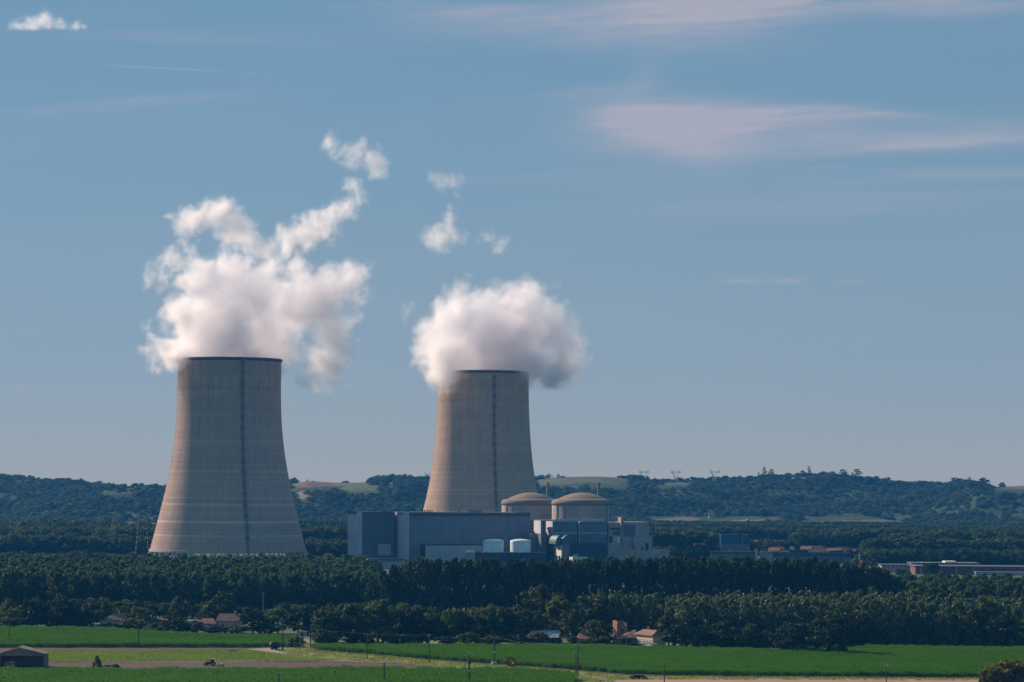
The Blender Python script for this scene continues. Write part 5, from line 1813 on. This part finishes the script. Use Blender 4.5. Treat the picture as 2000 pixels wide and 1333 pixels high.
# metal roofed barn
p = ground_at(1064, 1258)
k = p.y / F
o = empty('barn', p)
MB().add([(-9, 0, 2.6), (6.5, -1.5, 2.9), (6.5, 9, 5.6), (-6, 9, 5.4), (-9, 0, 2.75), (6.5, -1.5, 3.05), (6.5, 9, 5.75), (-6, 9, 5.55)],
         [(3, 2, 1, 0), (4, 5, 6, 7), (0, 1, 5, 4), (1, 2, 6, 5), (2, 3, 7, 6), (3, 0, 4, 7)]).build('roof', MATS['steel_roof'], o)
MB().box(-8.6, 2.5, .6, 8.6, 0, 2.55).build('wall', MATS['brick_red'], o)
for x in (3.8, 6.2):
    MB().box(x - .15, x + .15, -1.2, -.9, 0, 2.9).build('post', MATS['pole_wood'], o)
    MB().box(x - .15, x + .15, 8.4, 8.7, 0, 5.5).build('post', MATS['pole_wood'], o)
tag(o, 'open ended barn with a grey metal lean-to roof behind the golden shrub', 'barn')
# farmhouse with ruined brick tower
p = ground_at(1211, 1257)
o = empty('ruined_tower', p, R(20))
hT = 44 * p.y / F * .98
tb_ = MB()
tb_.add([(-2.6, -2.6, 0), (2.6, -2.6, 0), (2.6, 2.6, 0), (-2.6, 2.6, 0), (-2.6, -2.6, hT), (2.6, -2.6, hT - 2.2), (2.6, 2.6, hT - .2), (-2.6, 2.6, hT + .4)],
        [(0, 1, 5, 4), (1, 2, 6, 5), (2, 3, 7, 6), (3, 0, 4, 7)])
tb_.add([(-2.1, -2.1, 3), (2.1, -2.1, 3), (2.1, 2.1, 3), (-2.1, 2.1, 3), (-2.1, -2.1, hT), (2.1, -2.1, hT - 2.2), (2.1, 2.1, hT - .2), (-2.1, 2.1, hT + .4)],
        [(4, 5, 1, 0), (5, 6, 2, 1), (6, 7, 3, 2), (7, 4, 0, 3), (0, 1, 2, 3)])
tb_.add([(-2.6, -2.6, hT), (2.6, -2.6, hT - 2.2), (2.6, 2.6, hT - .2), (-2.6, 2.6, hT + .4), (-2.1, -2.1, hT), (2.1, -2.1, hT - 2.2), (2.1, 2.1, hT - .2), (-2.1, 2.1, hT + .4)],
        [(0, 1, 5, 4), (1, 2, 6, 5), (2, 3, 7, 6), (3, 0, 4, 7)])
tb_.build('brick_wall', MATS['old_brick'], o)
MB().add([(-1.9, -1.9, hT - 4.2), (2.0, -1.9, hT - 4.6), (2.0, 2.0, hT - 2.2), (-1.9, 2.0, hT - 1.8)], [(0, 1, 2, 3)]).build('inner_roof', MATS['old_tile'], o)
MB().box(-.5, .5, -2.75, -2.55, hT * .55, hT * .55 + 1.2).build('window', MATS['dark_opening'], o)
tag(o, 'ruined square brick tower open at the top, next to the farmhouse', 'tower')
p = ground_at(1240, 1260)
o = empty('farmhouse', p)
HA = R(-60)
mw = MB().box(0, 15, 0, 7, 0, 5.0).build('wall', MATS['cream_wall'], o)
mr = MB().add([(-.6, -.7, 4.8), (15.6, -.7, 4.8), (15.6, 7.7, 4.8), (-.6, 7.7, 4.8), (2.0, 3.5, 7.3), (13.2, 3.5, 7.3), (-.6, -.7, 5.05), (15.6, -.7, 5.05), (15.6, 7.7, 5.05), (-.6, 7.7, 5.05)],
              [(3, 2, 1, 0), (0, 1, 7, 6), (1, 2, 8, 7), (2, 3, 9, 8), (3, 0, 6, 9), (6, 7, 5, 4), (8, 9, 4, 5), (7, 8, 5), (9, 6, 4)]).build('roof', MATS['old_tile'], o)
MB().box(5.6, 6.4, 3.2, 4.0, 6.8, 8.6).build('chimney', MATS['old_brick'], mr)
for x in (1.6, 4.4, 7.4, 10.4, 13.2):
    wi = MB().box(x - .5, x + .5, -.14, .05, .9, 2.3).build('window', MATS['dark_opening'], mw)
MB().box(8.4, 9.4, -.12, .05, 0, 2.1).build('door', MATS['wood_plank'], mw)
mb_ = MB().box(0, 15, -.10, .0, 2.75, 3.0).build('string_course', MATS['render_wall'], mw)
for q_ in (mw, mr):
    q_.rotation_euler = (0, 0, HA)
MB().add([(-8.6, -2.2, 2.6), (.2, -1.4, 3.2), (.8, 4.5, 6.6), (-3.0, 6, 5.4), (-8.6, -2.2, 2.8), (.2, -1.4, 3.4), (.8, 4.5, 6.8), (-3.0, 6, 5.6)],
         [(3, 2, 1, 0), (4, 5, 6, 7), (0, 1, 5, 4), (1, 2, 6, 5), (2, 3, 7, 6), (3, 0, 4, 7)]).build('side_roof', MATS['old_tile'], o)
MB().box(-7.2, -.6, 1.2, 5, 0, 2.9).build('side_wall', MATS['old_brick'], o)
MB().box(-5.4, -2.2, 1.08, 1.2, 0, 2.5).build('barn_door', MATS['dark_opening'], o)
for x in (-7.6, -4.0, -.4):
    MB().box(x - .28, x + .28, -1.6, -1.04, 0, 2.75).build('post', MATS['old_brick'], o)
tag(o, 'cream walled farmhouse with a brown roof and dark side porch by the ruined tower', 'farmhouse')
p = ground_at(1262, 1264)
o = empty('lean_to', p)
MB().add([(-3.4, 0, 1.4), (5, -.5, 1.0), (4, 4, 1.9), (-2.6, 4, 2.1), (-3.4, 0, 1.55), (5, -.5, 1.15), (4, 4, 2.05), (-2.6, 4, 2.25)],
         [(3, 2, 1, 0), (4, 5, 6, 7), (0, 1, 5, 4), (1, 2, 6, 5), (2, 3, 7, 6), (3, 0, 4, 7)]).build('roof', MATS['steel_roof'], o)
for x in (-3, 0, 4):
    MB().box(x - .12, x + .12, .2, .44, 0, 1.3).build('post', MATS['pole_wood'], o)
tag(o, 'low metal lean-to before the cream farmhouse wall', 'lean-to')

# open farm shed at the lower left
p = ground_at(44, 1305)
k = p.y / F
o = empty('farm_shed', p)
X0, X1 = -45 * k, 43 * k
hE, hR_ = 28 * k * .98, 41 * k * .98
MB().box(X0 + .1, X1 - .1, 9.4, 9.7, 0, hE).build('back_wall', MATS['shed_wall'], o)
MB().box(X0, X0 + .2, .1, 9.4, 0, hE).build('side_wall', MATS['old_brick'], o)
MB().box(X1 - .2, X1, .1, 9.4, 0, hE).build('side_wall', MATS['shed_wall'], o)
xm = X0 + (X1 - X0) * .42
MB().prism([(X0, hE - .8), (X1, hE - .8), (X1, hE), (xm, hR_ - .3), (X0, hE)], 0, .2).build('gable_wall', MATS['shed_wall'], o)
MB().prism([(X0 - .5, hE - .15), (xm, hR_ - .1), (X1 + .5, hE - .15), (X1 + .5, hE + .1), (xm, hR_ + .2), (X0 - .5, hE + .1)], -.5, 10.2).build('roof', MATS['fibre_roof'], o)
for x in (X0 + .1, X1 - .1):
    MB().box(x - .15, x + .15, -.05, .25, 0, hE - .8).build('post', MATS['galvanised'], o)
tag(o, 'open fronted grey farm shed with a low gable roof beside the ploughed strip', 'shed')
for (dx, z, w_, mt, lab) in ((-34, 0, 2.2, 'wood_plank', 'wooden crate on the floor of the open shed'), (-34, 1.15, 1.9, 'hay', 'topmost crate of the stack in the open shed'), (-22, 0, 2.2, 'wood_plank', 'tall wooden crate next to the stack in the open shed')):
    c = empty('crate', (p.x + dx * k, p.y + 1.5, z))
    hh = 1.1 if dx == -34 else 2.5
    MB().box(-w_ / 2, w_ / 2, 0, 1.4, 0.12, hh).build('box', MATS[mt], c)
    sl = MB()
    for i in range(3):
        sl.box(-w_ / 2 - .04, w_ / 2 + .04, -.05, -.003, .18 + i * hh / 3, .18 + i * hh / 3 + hh / 5)
    sl.build('slats', MATS['hay' if mt != 'hay' else 'wood_plank'], c)
    MB().box(-w_ / 2, w_ / 2, .1, 1.3, 0, .118).build('pallet', MATS['wood_plank'], c)
    tag(c, lab, 'crate')
c = empty('oil_drum', (p.x + 20 * k, p.y + 3, 0))
MB().lathe([(.02, 0), (.75, 0), (.75, 2.0), (.7, 2.05), (.02, 2.0)], 16).build('drum', MATS['dark_metal'], c)
MB().lathe([(.78, .7), (.8, .75), (.78, .8)], 16).build('hoop', MATS['galvanised'], c)
tag(c, 'dark upright drum against the back of the open shed', 'drum')


def wheel(parent, x, y, r, w_, hub='tractor_yellow'):
    o = MB().lathe([(r * .55, -w_ / 2), (r * .93, -w_ / 2), (r, -w_ * .3), (r, w_ * .3), (r * .93, w_ / 2), (r * .55, w_ / 2)], 20).build('wheel', MATS['rubber'], parent)
    o.rotation_euler = (math.pi / 2, 0, 0)
    o.location = (x, y, r)
    MB().lathe([(.02, w_ * .42), (r * .56, w_ * .42), (r * .56, -w_ * .42), (.02, -w_ * .42)], 14).build('hub', MATS[hub], o)
    return o


# tractor with a mounted implement, driving to the left
p = ground_at(413, 1301.5)
o = empty('tractor', p, R(4))
hood = MB().add([(-2.6, -.4, .95), (-.4, -.45, .95), (-.4, .45, .95), (-2.6, .4, .95), (-2.5, -.36, 1.65), (-.4, -.42, 1.85), (-.4, .42, 1.85), (-2.5, .36, 1.65)],
                [(0, 3, 2, 1), (4, 5, 6, 7), (0, 1, 5, 4), (1, 2, 6, 5), (2, 3, 7, 6), (3, 0, 4, 7)])
hood.build('hood', MATS['tractor_green'], o)
MB().box(-2.2, 1.2, -.3, .3, .6, 1.0).build('chassis', MATS['dark_metal'], o)
cabp = MB()
for x in (-.35, 1.05):
    for y in (-.7, .7):
        cabp.bar((x, y, 1.0), (x * .92, y * .9, 2.75), .07, 4)
cabp.build('cab_frame', MATS['tractor_green'], o)
MB().box(-.3, .98, -.62, .62, 1.55, 2.7).build('cab_glass', MATS['window_glass'], o)
MB().box(-.5, 1.2, -.78, .78, 2.75, 2.92).build('cab_roof', MATS['pale_concrete'], o)
MB().bar((-1.6, -.3, 1.7), (-1.6, -.3, 2.7), .06, 5).build('exhaust', MATS['dark_metal'], o)
MB().box(-.2, 1.5, -.85, .85, 1.35, 1.55).build('fender', MATS['tractor_green'], o)
for y in (-.8, .8):
    wheel(o, .75, y, .92, .5)
    wheel(o, -1.9, y, .60, .38)
MB().box(-3.2, -2.6, -.6, .6, .5, 1.05).build('front_weight', MATS['dark_metal'], o)
tag(o, 'green tractor with a pale cab roof working on the ploughed strip', 'tractor')
im = empty('harrow', p + Vector((2.9, .2, 0)), R(4))
MB().box(-.9, 1.5, -1.4, 1.4, .75, .95).build('frame', MATS['tractor_yellow'], im)
for i in range(4):
    MB().bar((-.6 + .6 * i, -1.1, .75), (-.4 + .6 * i, -1.1, .02), .07, 4).build('tine', MATS['dark_metal'], im)
MB().bar((-1.6, 0, .8), (-.9, 0, .85), .08, 4).build('drawbar', MATS['dark_metal'], im)
MB().box(-.2, .4, -.5, .5, .95, 1.5).build('hopper', MATS['tractor_yellow'], im)
MB().bar((1.6, -1.4, .35), (1.6, 1.4, .35), .33, 9).build('roller', MATS['dark_metal'], im)
tag(im, 'yellow and dark harrow hitched behind the tractor', 'harrow')
# slurry tank on wheels
p = ground_at(536, 1270)
o = empty('slurry_tank', p, R(65))
t_ = MB().lathe([(.02, -2.6), (1.0, -2.45), (1.42, -2.0), (1.42, 2.0), (1.0, 2.45), (.02, 2.6)], 24).build('tank', MATS['tank_green'], o, True)
t_.rotation_euler = (0, math.pi / 2, 0)
t_.location = (0, 0, 2.25)
MB().box(-2.6, 4.0, -.5, .5, .6, .85).build('chassis', MATS['dark_metal'], o)
for y in (-1.05, 1.05):
    wheel(o, -.3, y, .62, .45, 'dark_metal')
tag(o, 'dark round slurry tank on wheels parked at the end of the lane', 'slurry tank')
# red irrigation hose reel
p = ground_at(998, 1303)
o = empty('hose_reel', p + Vector((0, .5, 0)), R(10))
w_ = MB().lathe([(1.05, -.7), (1.75, -.7), (1.8, -.62), (1.05, -.6), (1.05, .6), (1.8, .62), (1.75, .7), (1.05, .7), (1.05, .6)], 28).build('drum', MATS['reel_red'], o)
w_.rotation_euler = (math.pi / 2, 0, 0)
w_.location = (0, 0, 2.0)
w_ = MB().lathe([(1.06, -.55), (1.5, -.55), (1.5, .55), (1.06, .55)], 28).build('hose', MATS['rubber'], o)
w_.rotation_euler = (math.pi / 2, 0, 0)
w_.location = (0, 0, 2.0)
MB().box(-1.6, 1.9, -.9, -.75, .35, .6).box(-1.6, 1.9, .75, .9, .35, .6).build('frame', MATS['reel_red'], o)
for y in (-.95, .95):
    wheel(o, .3, y, .45, .3, 'reel_red')
tag(o, 'red round irrigation hose reel at the maize edge by the transformer pole', 'hose reel')
# dark trailer by the small conifer
p = ground_at(212, 1304)
o = empty('trailer', p, R(3))
o.scale = (.62, .62, .62)
MB().add([(-2.4, -1, .7), (2.4, -1, .7), (2.4, 1, .7), (-2.4, 1, .7), (-2.7, -1.1, 1.6), (2.3, -1.1, 1.35), (2.3, 1.1, 1.35), (-2.7, 1.1, 1.6)],
         [(0, 3, 2, 1), (0, 1, 5, 4), (1, 2, 6, 5), (2, 3, 7, 6), (3, 0, 4, 7), (4, 5, 6, 7)]).build('bed', MATS['dark_metal'], o)
for x in (-1, .5):
    for y in (-.9, .9):
        wheel(o, x, y, .42, .3, 'dark_metal')
MB().bar((2.4, 0, .7), (4, 0, .5), .08, 4).build('drawbar', MATS['dark_metal'], o)
tag(o, 'low dark trailer between the small conifer and a bush', 'trailer')
for px, py, lab in ((525.5, 1282, 'orange marker post on the margin below the slurry tank'), (600.5, 1286, 'orange marker post at the tapering end of the short crop'), (698.5, 1246, 'orange marker in the hedge above the maize tip')):
    p = ground_at(px, py)
    o = empty('marker_post', p)
    MB().bar((0, 0, 0), (0, 0, 1.0), .16, 6, .12).build('post', MATS['orange_paint'], o)
    MB().lathe([(.02, 1.3), (.2, 1.15), (.22, 1.0), (.02, .98)], 8).build('cap', MATS['orange_paint'], o)
    tag(o, lab, 'marker post')

# ------------------------------------------------------------------ steam


def steam_material(name, dens, colr, aniso):
    m, t = material(name)
    at_n = t.n('ShaderNodeAttribute', attribute_name='density')
    v = t.n('ShaderNodeVolumePrincipled', {'Color': (*colr, 1), 'Density': t.m('MULTIPLY', at_n.outputs['Fac'], dens), 'Anisotropy': aniso})
    v.inputs['Density Attribute'].default_value = ''
    t.n('ShaderNodeOutputMaterial', {'Volume': v.outputs[0]})
    m2, t2 = material(name + '_skin')
    tr = t2.n('ShaderNodeBsdfTransparent')
    df = t2.n('ShaderNodeBsdfTranslucent', {'Color': (.9, .9, .9, 1)})
    mx = t2.n('ShaderNodeMixShader', {0: 0.01, 1: tr.outputs[0], 2: df.outputs[0]})
    t2.n('ShaderNodeOutputMaterial', {'Surface': mx.outputs[0]})
    return m, m2


def steam(name, Y, blobs, vox, label, cat, dens=.14, seed=0, warp=1.0, edge=(.03, .98), amp=1.35, aniso=.5, group=None, feat=31.0, skin_t=.06, flat=None):
    """a cloud of droplets: soft lumps, torn by noise, filled as a volume on a grid, with its outline as a faint skin"""
    k = Y / F
    rg = random.Random(900 + seed)
    B_ = []
    for b in blobs:
        px, py, r = b[:3]
        wt = b[3] if len(b) > 3 else 1.0
        dy = b[4] if len(b) > 4 else rg.uniform(-.55, .55) * r * k
        p = at(px, py, Y)
        B_.append((p.x, Y + dy, p.z, r * k * 1.36, wt))
    lo = [min(b[i] - b[3] * 1.15 for b in B_) for i in range(3)]
    hi = [max(b[i] + b[3] * 1.15 for b in B_) for i in range(3)]
    org = Vector([(a + b) / 2 for a, b in zip(lo, hi)])
    res = [max(8, int((b - a) / vox)) for a, b in zip(lo, hi)]
    me = bpy.data.meshes.new(name)
    o = link(name, me, None)
    o.location = org
    mv, ms = steam_material(name + '_droplets', dens, (.988, .972, .988), aniso)
    me.materials.append(ms)
    me.materials.append(mv)
    g = bpy.data.node_groups.new(name, 'GeometryNodeTree')
    g.interface.new_socket('Geometry', in_out='INPUT', socket_type='NodeSocketGeometry')
    g.interface.new_socket('Geometry', in_out='OUTPUT', socket_type='NodeSocketGeometry')
    t = NT(g)
    go = t.n('NodeGroupOutput')
    pos = t.v('ADD', t.n('GeometryNodeInputPosition').outputs[0], tuple(Vector((seed * 37.0, 0, 0))))
    n1 = t.noise(pos, 1 / (feat * 1.6), 2, .5, out=1)
    n2 = t.noise(pos, 1 / (feat * .5), 6, .64, out=1)
    w1 = t.v('SCALE', t.v('SUBTRACT', n1, (.5, .5, .5)), feat * 1.05 * warp)
    w2 = t.v('SCALE', t.v('SUBTRACT', n2, (.5, .5, .5)), feat * 1.5 * warp)
    q = t.v('SUBTRACT', t.v('ADD', pos, t.v('ADD', w1, w2)), (seed * 37.0, 0, 0))
    tot = None
    for (x, y, z, r, wt) in B_:
        d = t.v('DISTANCE', q, (x - org.x, y - org.y, z - org.z))
        f = t.m('SUBTRACT', 1.0, t.m('DIVIDE', d, r), clamp=True)
        f = t.m('MULTIPLY', f, wt)
        tot = f if tot is None else t.n('ShaderNodeMath', {0: tot, 1: f, 2: .12}, operation='SMOOTH_MAX').outputs[0]
    n3 = t.noise(t.v('ADD', pos, t.v('SCALE', w2, .6)), 1 / (feat * .5), 8, .70)
    val = t.m('ADD', tot, t.m('MULTIPLY', t.m('SUBTRACT', n3, .5), amp))
    val = t.m('MULTIPLY', val, t.n('ShaderNodeMapRange', {0: tot, 1: .12, 2: .30}).outputs[0])
    mr = t.n('ShaderNodeMapRange', {0: val, 1: edge[0], 2: edge[1], 3: 0.0, 4: 1.0}, interpolation_type='SMOOTHSTEP')
    den = t.m('POWER', mr.outputs[0], 1.9)
    if flat is not None:
        zz = t.n('ShaderNodeSeparateXYZ', {0: t.n('GeometryNodeInputPosition').outputs[0]}).outputs[2]
        den = t.m('MULTIPLY', den, t.n('ShaderNodeMapRange', {0: zz, 1: flat - org.z, 2: flat - org.z + 14, 3: 0.0, 4: 1.0}).outputs[0])
    vc = t.n('GeometryNodeVolumeCube')
    t.put(vc.inputs['Density'], den)
    vc.inputs['Min'].default_value = tuple(Vector(lo) - org)
    vc.inputs['Max'].default_value = tuple(Vector(hi) - org)
    for nm, rv in zip('XYZ', res):
        vc.inputs['Resolution ' + nm].default_value = rv
    smv = t.n('GeometryNodeSetMaterial', {'Geometry': vc.outputs[0]})
    smv.inputs['Material'].default_value = mv
    v2m = t.n('GeometryNodeVolumeToMesh', {'Volume': vc.outputs[0]})
    try:
        v2m.resolution_mode = 'VOXEL_SIZE'
    except Exception:
        pass
    v2m.inputs['Voxel Size'].default_value = vox * 2.2
    v2m.inputs['Threshold'].default_value = skin_t
    sms = t.n('GeometryNodeSetMaterial', {'Geometry': v2m.outputs[0]})
    sms.inputs['Material'].default_value = ms
    jn = t.n('GeometryNodeJoinGeometry')
    g.links.new(smv.outputs[0], jn.inputs[0])
    g.links.new(sms.outputs[0], jn.inputs[0])
    g.links.new(jn.outputs[0], go.inputs[0])
    md = o.modifiers.new('droplets', 'NODES')
    md.node_group = g
    return tag(o, label, cat, group, 'thing')


P1 = [(362, 690, 42, 1, -30), (335, 690, 36, 1, -10), (310, 702, 24, .9), (418, 690, 58, 1.15, 0), (484, 690, 60, 1.15, 0), (540, 688, 50, 1.1, 10), (450, 650, 60, 1.1, -20), (400, 640, 55, 1.05, 15), (520, 640, 60, 1.1, 10),
      (368, 615, 52), (430, 596, 66), (500, 585, 70), (565, 600, 66), (622, 600, 56), (645, 650, 46), (622, 700, 42, .95), (652, 692, 36, .9), (608, 732, 34, .95), (640, 728, 28, .85), (675, 545, 46, .95), (702, 540, 28, .8), (636, 560, 46),
      (388, 548, 48), (450, 525, 52), (330, 515, 30, .75), (306, 512, 18, .7), (380, 432, 38, .95), (425, 420, 42, 1), (468, 448, 42), (508, 482, 38), (524, 522, 34), (562, 470, 32), (602, 458, 38), (640, 440, 34),
      (668, 412, 27), (686, 378, 24, .85), (352, 470, 22, .7), (370, 500, 24, .7), (300, 655, 20, .65), (285, 700, 18, .6), (590, 535, 40), (545, 520, 34), (300, 530, 24, .6), (322, 545, 26, .6), (285, 690, 26, .65), (275, 640, 16, .5), (300, 625, 20, .5), (700, 575, 30, .7), (715, 530, 24, .6), (670, 620, 34, .8), (660, 730, 26, .6), (630, 745, 22, .6), (690, 395, 22, .7), (690, 360, 22, .6), (640, 405, 18, .55), (395, 400, 26, .7), (350, 440, 26, .75)]
P1B = [(690, 300, 30, .8), (652, 282, 26, .75), (733, 322, 32, .9), (706, 282, 24, .75), (668, 296, 22, .7), (697, 350, 16, .5)]
P2 = [(826, 685, 24, .85), (868, 705, 54, 1.1, -45), (870, 734, 32, 1.1, -60), (850, 660, 52), (900, 622, 60), (960, 612, 58), (1030, 604, 54), (1062, 625, 56), (1092, 662, 50), (1102, 702, 46, 1.05, -10), (1070, 730, 34, 1.1, -50), (1042, 718, 36, 1.05, -40),
      (960, 660, 78, 1.1), (1000, 688, 72, 1.1), (935, 695, 62, 1.1), (1020, 650, 70, 1.1), (892, 576, 30, .7), (908, 556, 22, .6), (965, 705, 52, 1.15, 0), (910, 705, 50, 1.1, 0), (1015, 705, 50, 1.1, 0), (1125, 665, 28, .8), (870, 600, 36), (1120, 690, 26, .75), (812, 690, 20, .7), (845, 640, 30, .8), (1040, 572, 32, .85), (1000, 578, 32, .85), (930, 588, 32, .8), (1085, 610, 34, .75), (1095, 555, 16, .45), (1080, 730, 32, 1, -40), (880, 748, 22, .9, -62)]
steam('steam_plume', T1Y, P1, 1.0, 'big ragged white steam plume with wisps rising from the larger cooling tower', 'steam plume', seed=1)
steam('steam_wisp', T1Y, P1B, 1.3, 'torn white wisp drifting highest above the larger tower', 'steam wisp', dens=.11, seed=2, feat=20)
steam('steam_plume', T2Y, P2, 1.1, 'compact round white steam plume spilling over the rim of the smaller cooling tower', 'steam plume', seed=3, warp=.9, amp=.9)
steam('steam_wisp', T2Y, [(860, 470, 30, 1), (868, 446, 22, .95), (838, 460, 26, .62), (886, 462, 24, .75), (908, 464, 20, .55), (876, 424, 17, .85), (884, 405, 13, .6)], 1.0, 'brighter slanted steam wisp above the smaller tower', 'steam wisp', dens=.09, seed=4, feat=15)
steam('steam_wisp', T2Y, [(976, 488, 16, .9), (984, 472, 15, .85), (955, 462, 24, .55), (935, 470, 20, .45)], .9, 'tiny hooked steam wisp above the dome of the compact plume', 'steam wisp', dens=.08, seed=5, feat=12)
steam('steam_wisp', T2Y, [(864, 356, 24, .8), (884, 354, 20, .75), (850, 344, 17, .7), (900, 348, 14, .6), (894, 384, 18, .5)], 1.0, 'faint highest wisp over the smaller tower', 'steam wisp', dens=.05, seed=6, feat=15)
steam('steam_wisp', T2Y, [(790, 620, 15, .6), (797, 610, 15, .7), (804, 597, 12, .65)], .9, 'small faint wisp between the two plumes', 'steam wisp', dens=.04, seed=7, feat=12)
steam('cloud', 15000.0, [(38, 52, 19, .9), (62, 48, 23, 1), (92, 46, 24, 1), (120, 51, 18, .9), (148, 49, 17, .85), (165, 54, 13, .8), (22, 56, 13, .75)], 5.0, 'small flat based white cloud alone high over the ridge', 'cloud',
      dens=.012, seed=8, feat=60, flat=at(90, 60, 15000).z)

# ------------------------------------------------------------------ haze in the air
m, t = material('haze_air')
HAZE_DENSITY = 3.8e-5
vp = t.n('ShaderNodeVolumePrincipled', {'Color': (0.06, 0.38, 1.0, 1), 'Density': HAZE_DENSITY, 'Anisotropy': 0.1})
vp.inputs['Density Attribute'].default_value = ''
t.n('ShaderNodeOutputMaterial', {'Volume': vp.outputs[0]})
MB().box(-2950, 2950, -300, 7950, -3.0, 420).build('haze', m)
tag(bpy.data.objects['haze'], 'thin blue summer haze over the whole valley', 'haze', kind='stuff')

# prototypes that no place used
for lst in [POPLAR, BREAK, PLANT, CONIFER, CEDAR] + list(BROAD.values()) + list(BUSH.values()):
    for p_ in lst:
        if p_.name not in USED:
            for c_ in list(p_.children):
                bpy.data.objects.remove(c_)
            bpy.data.objects.remove(p_)
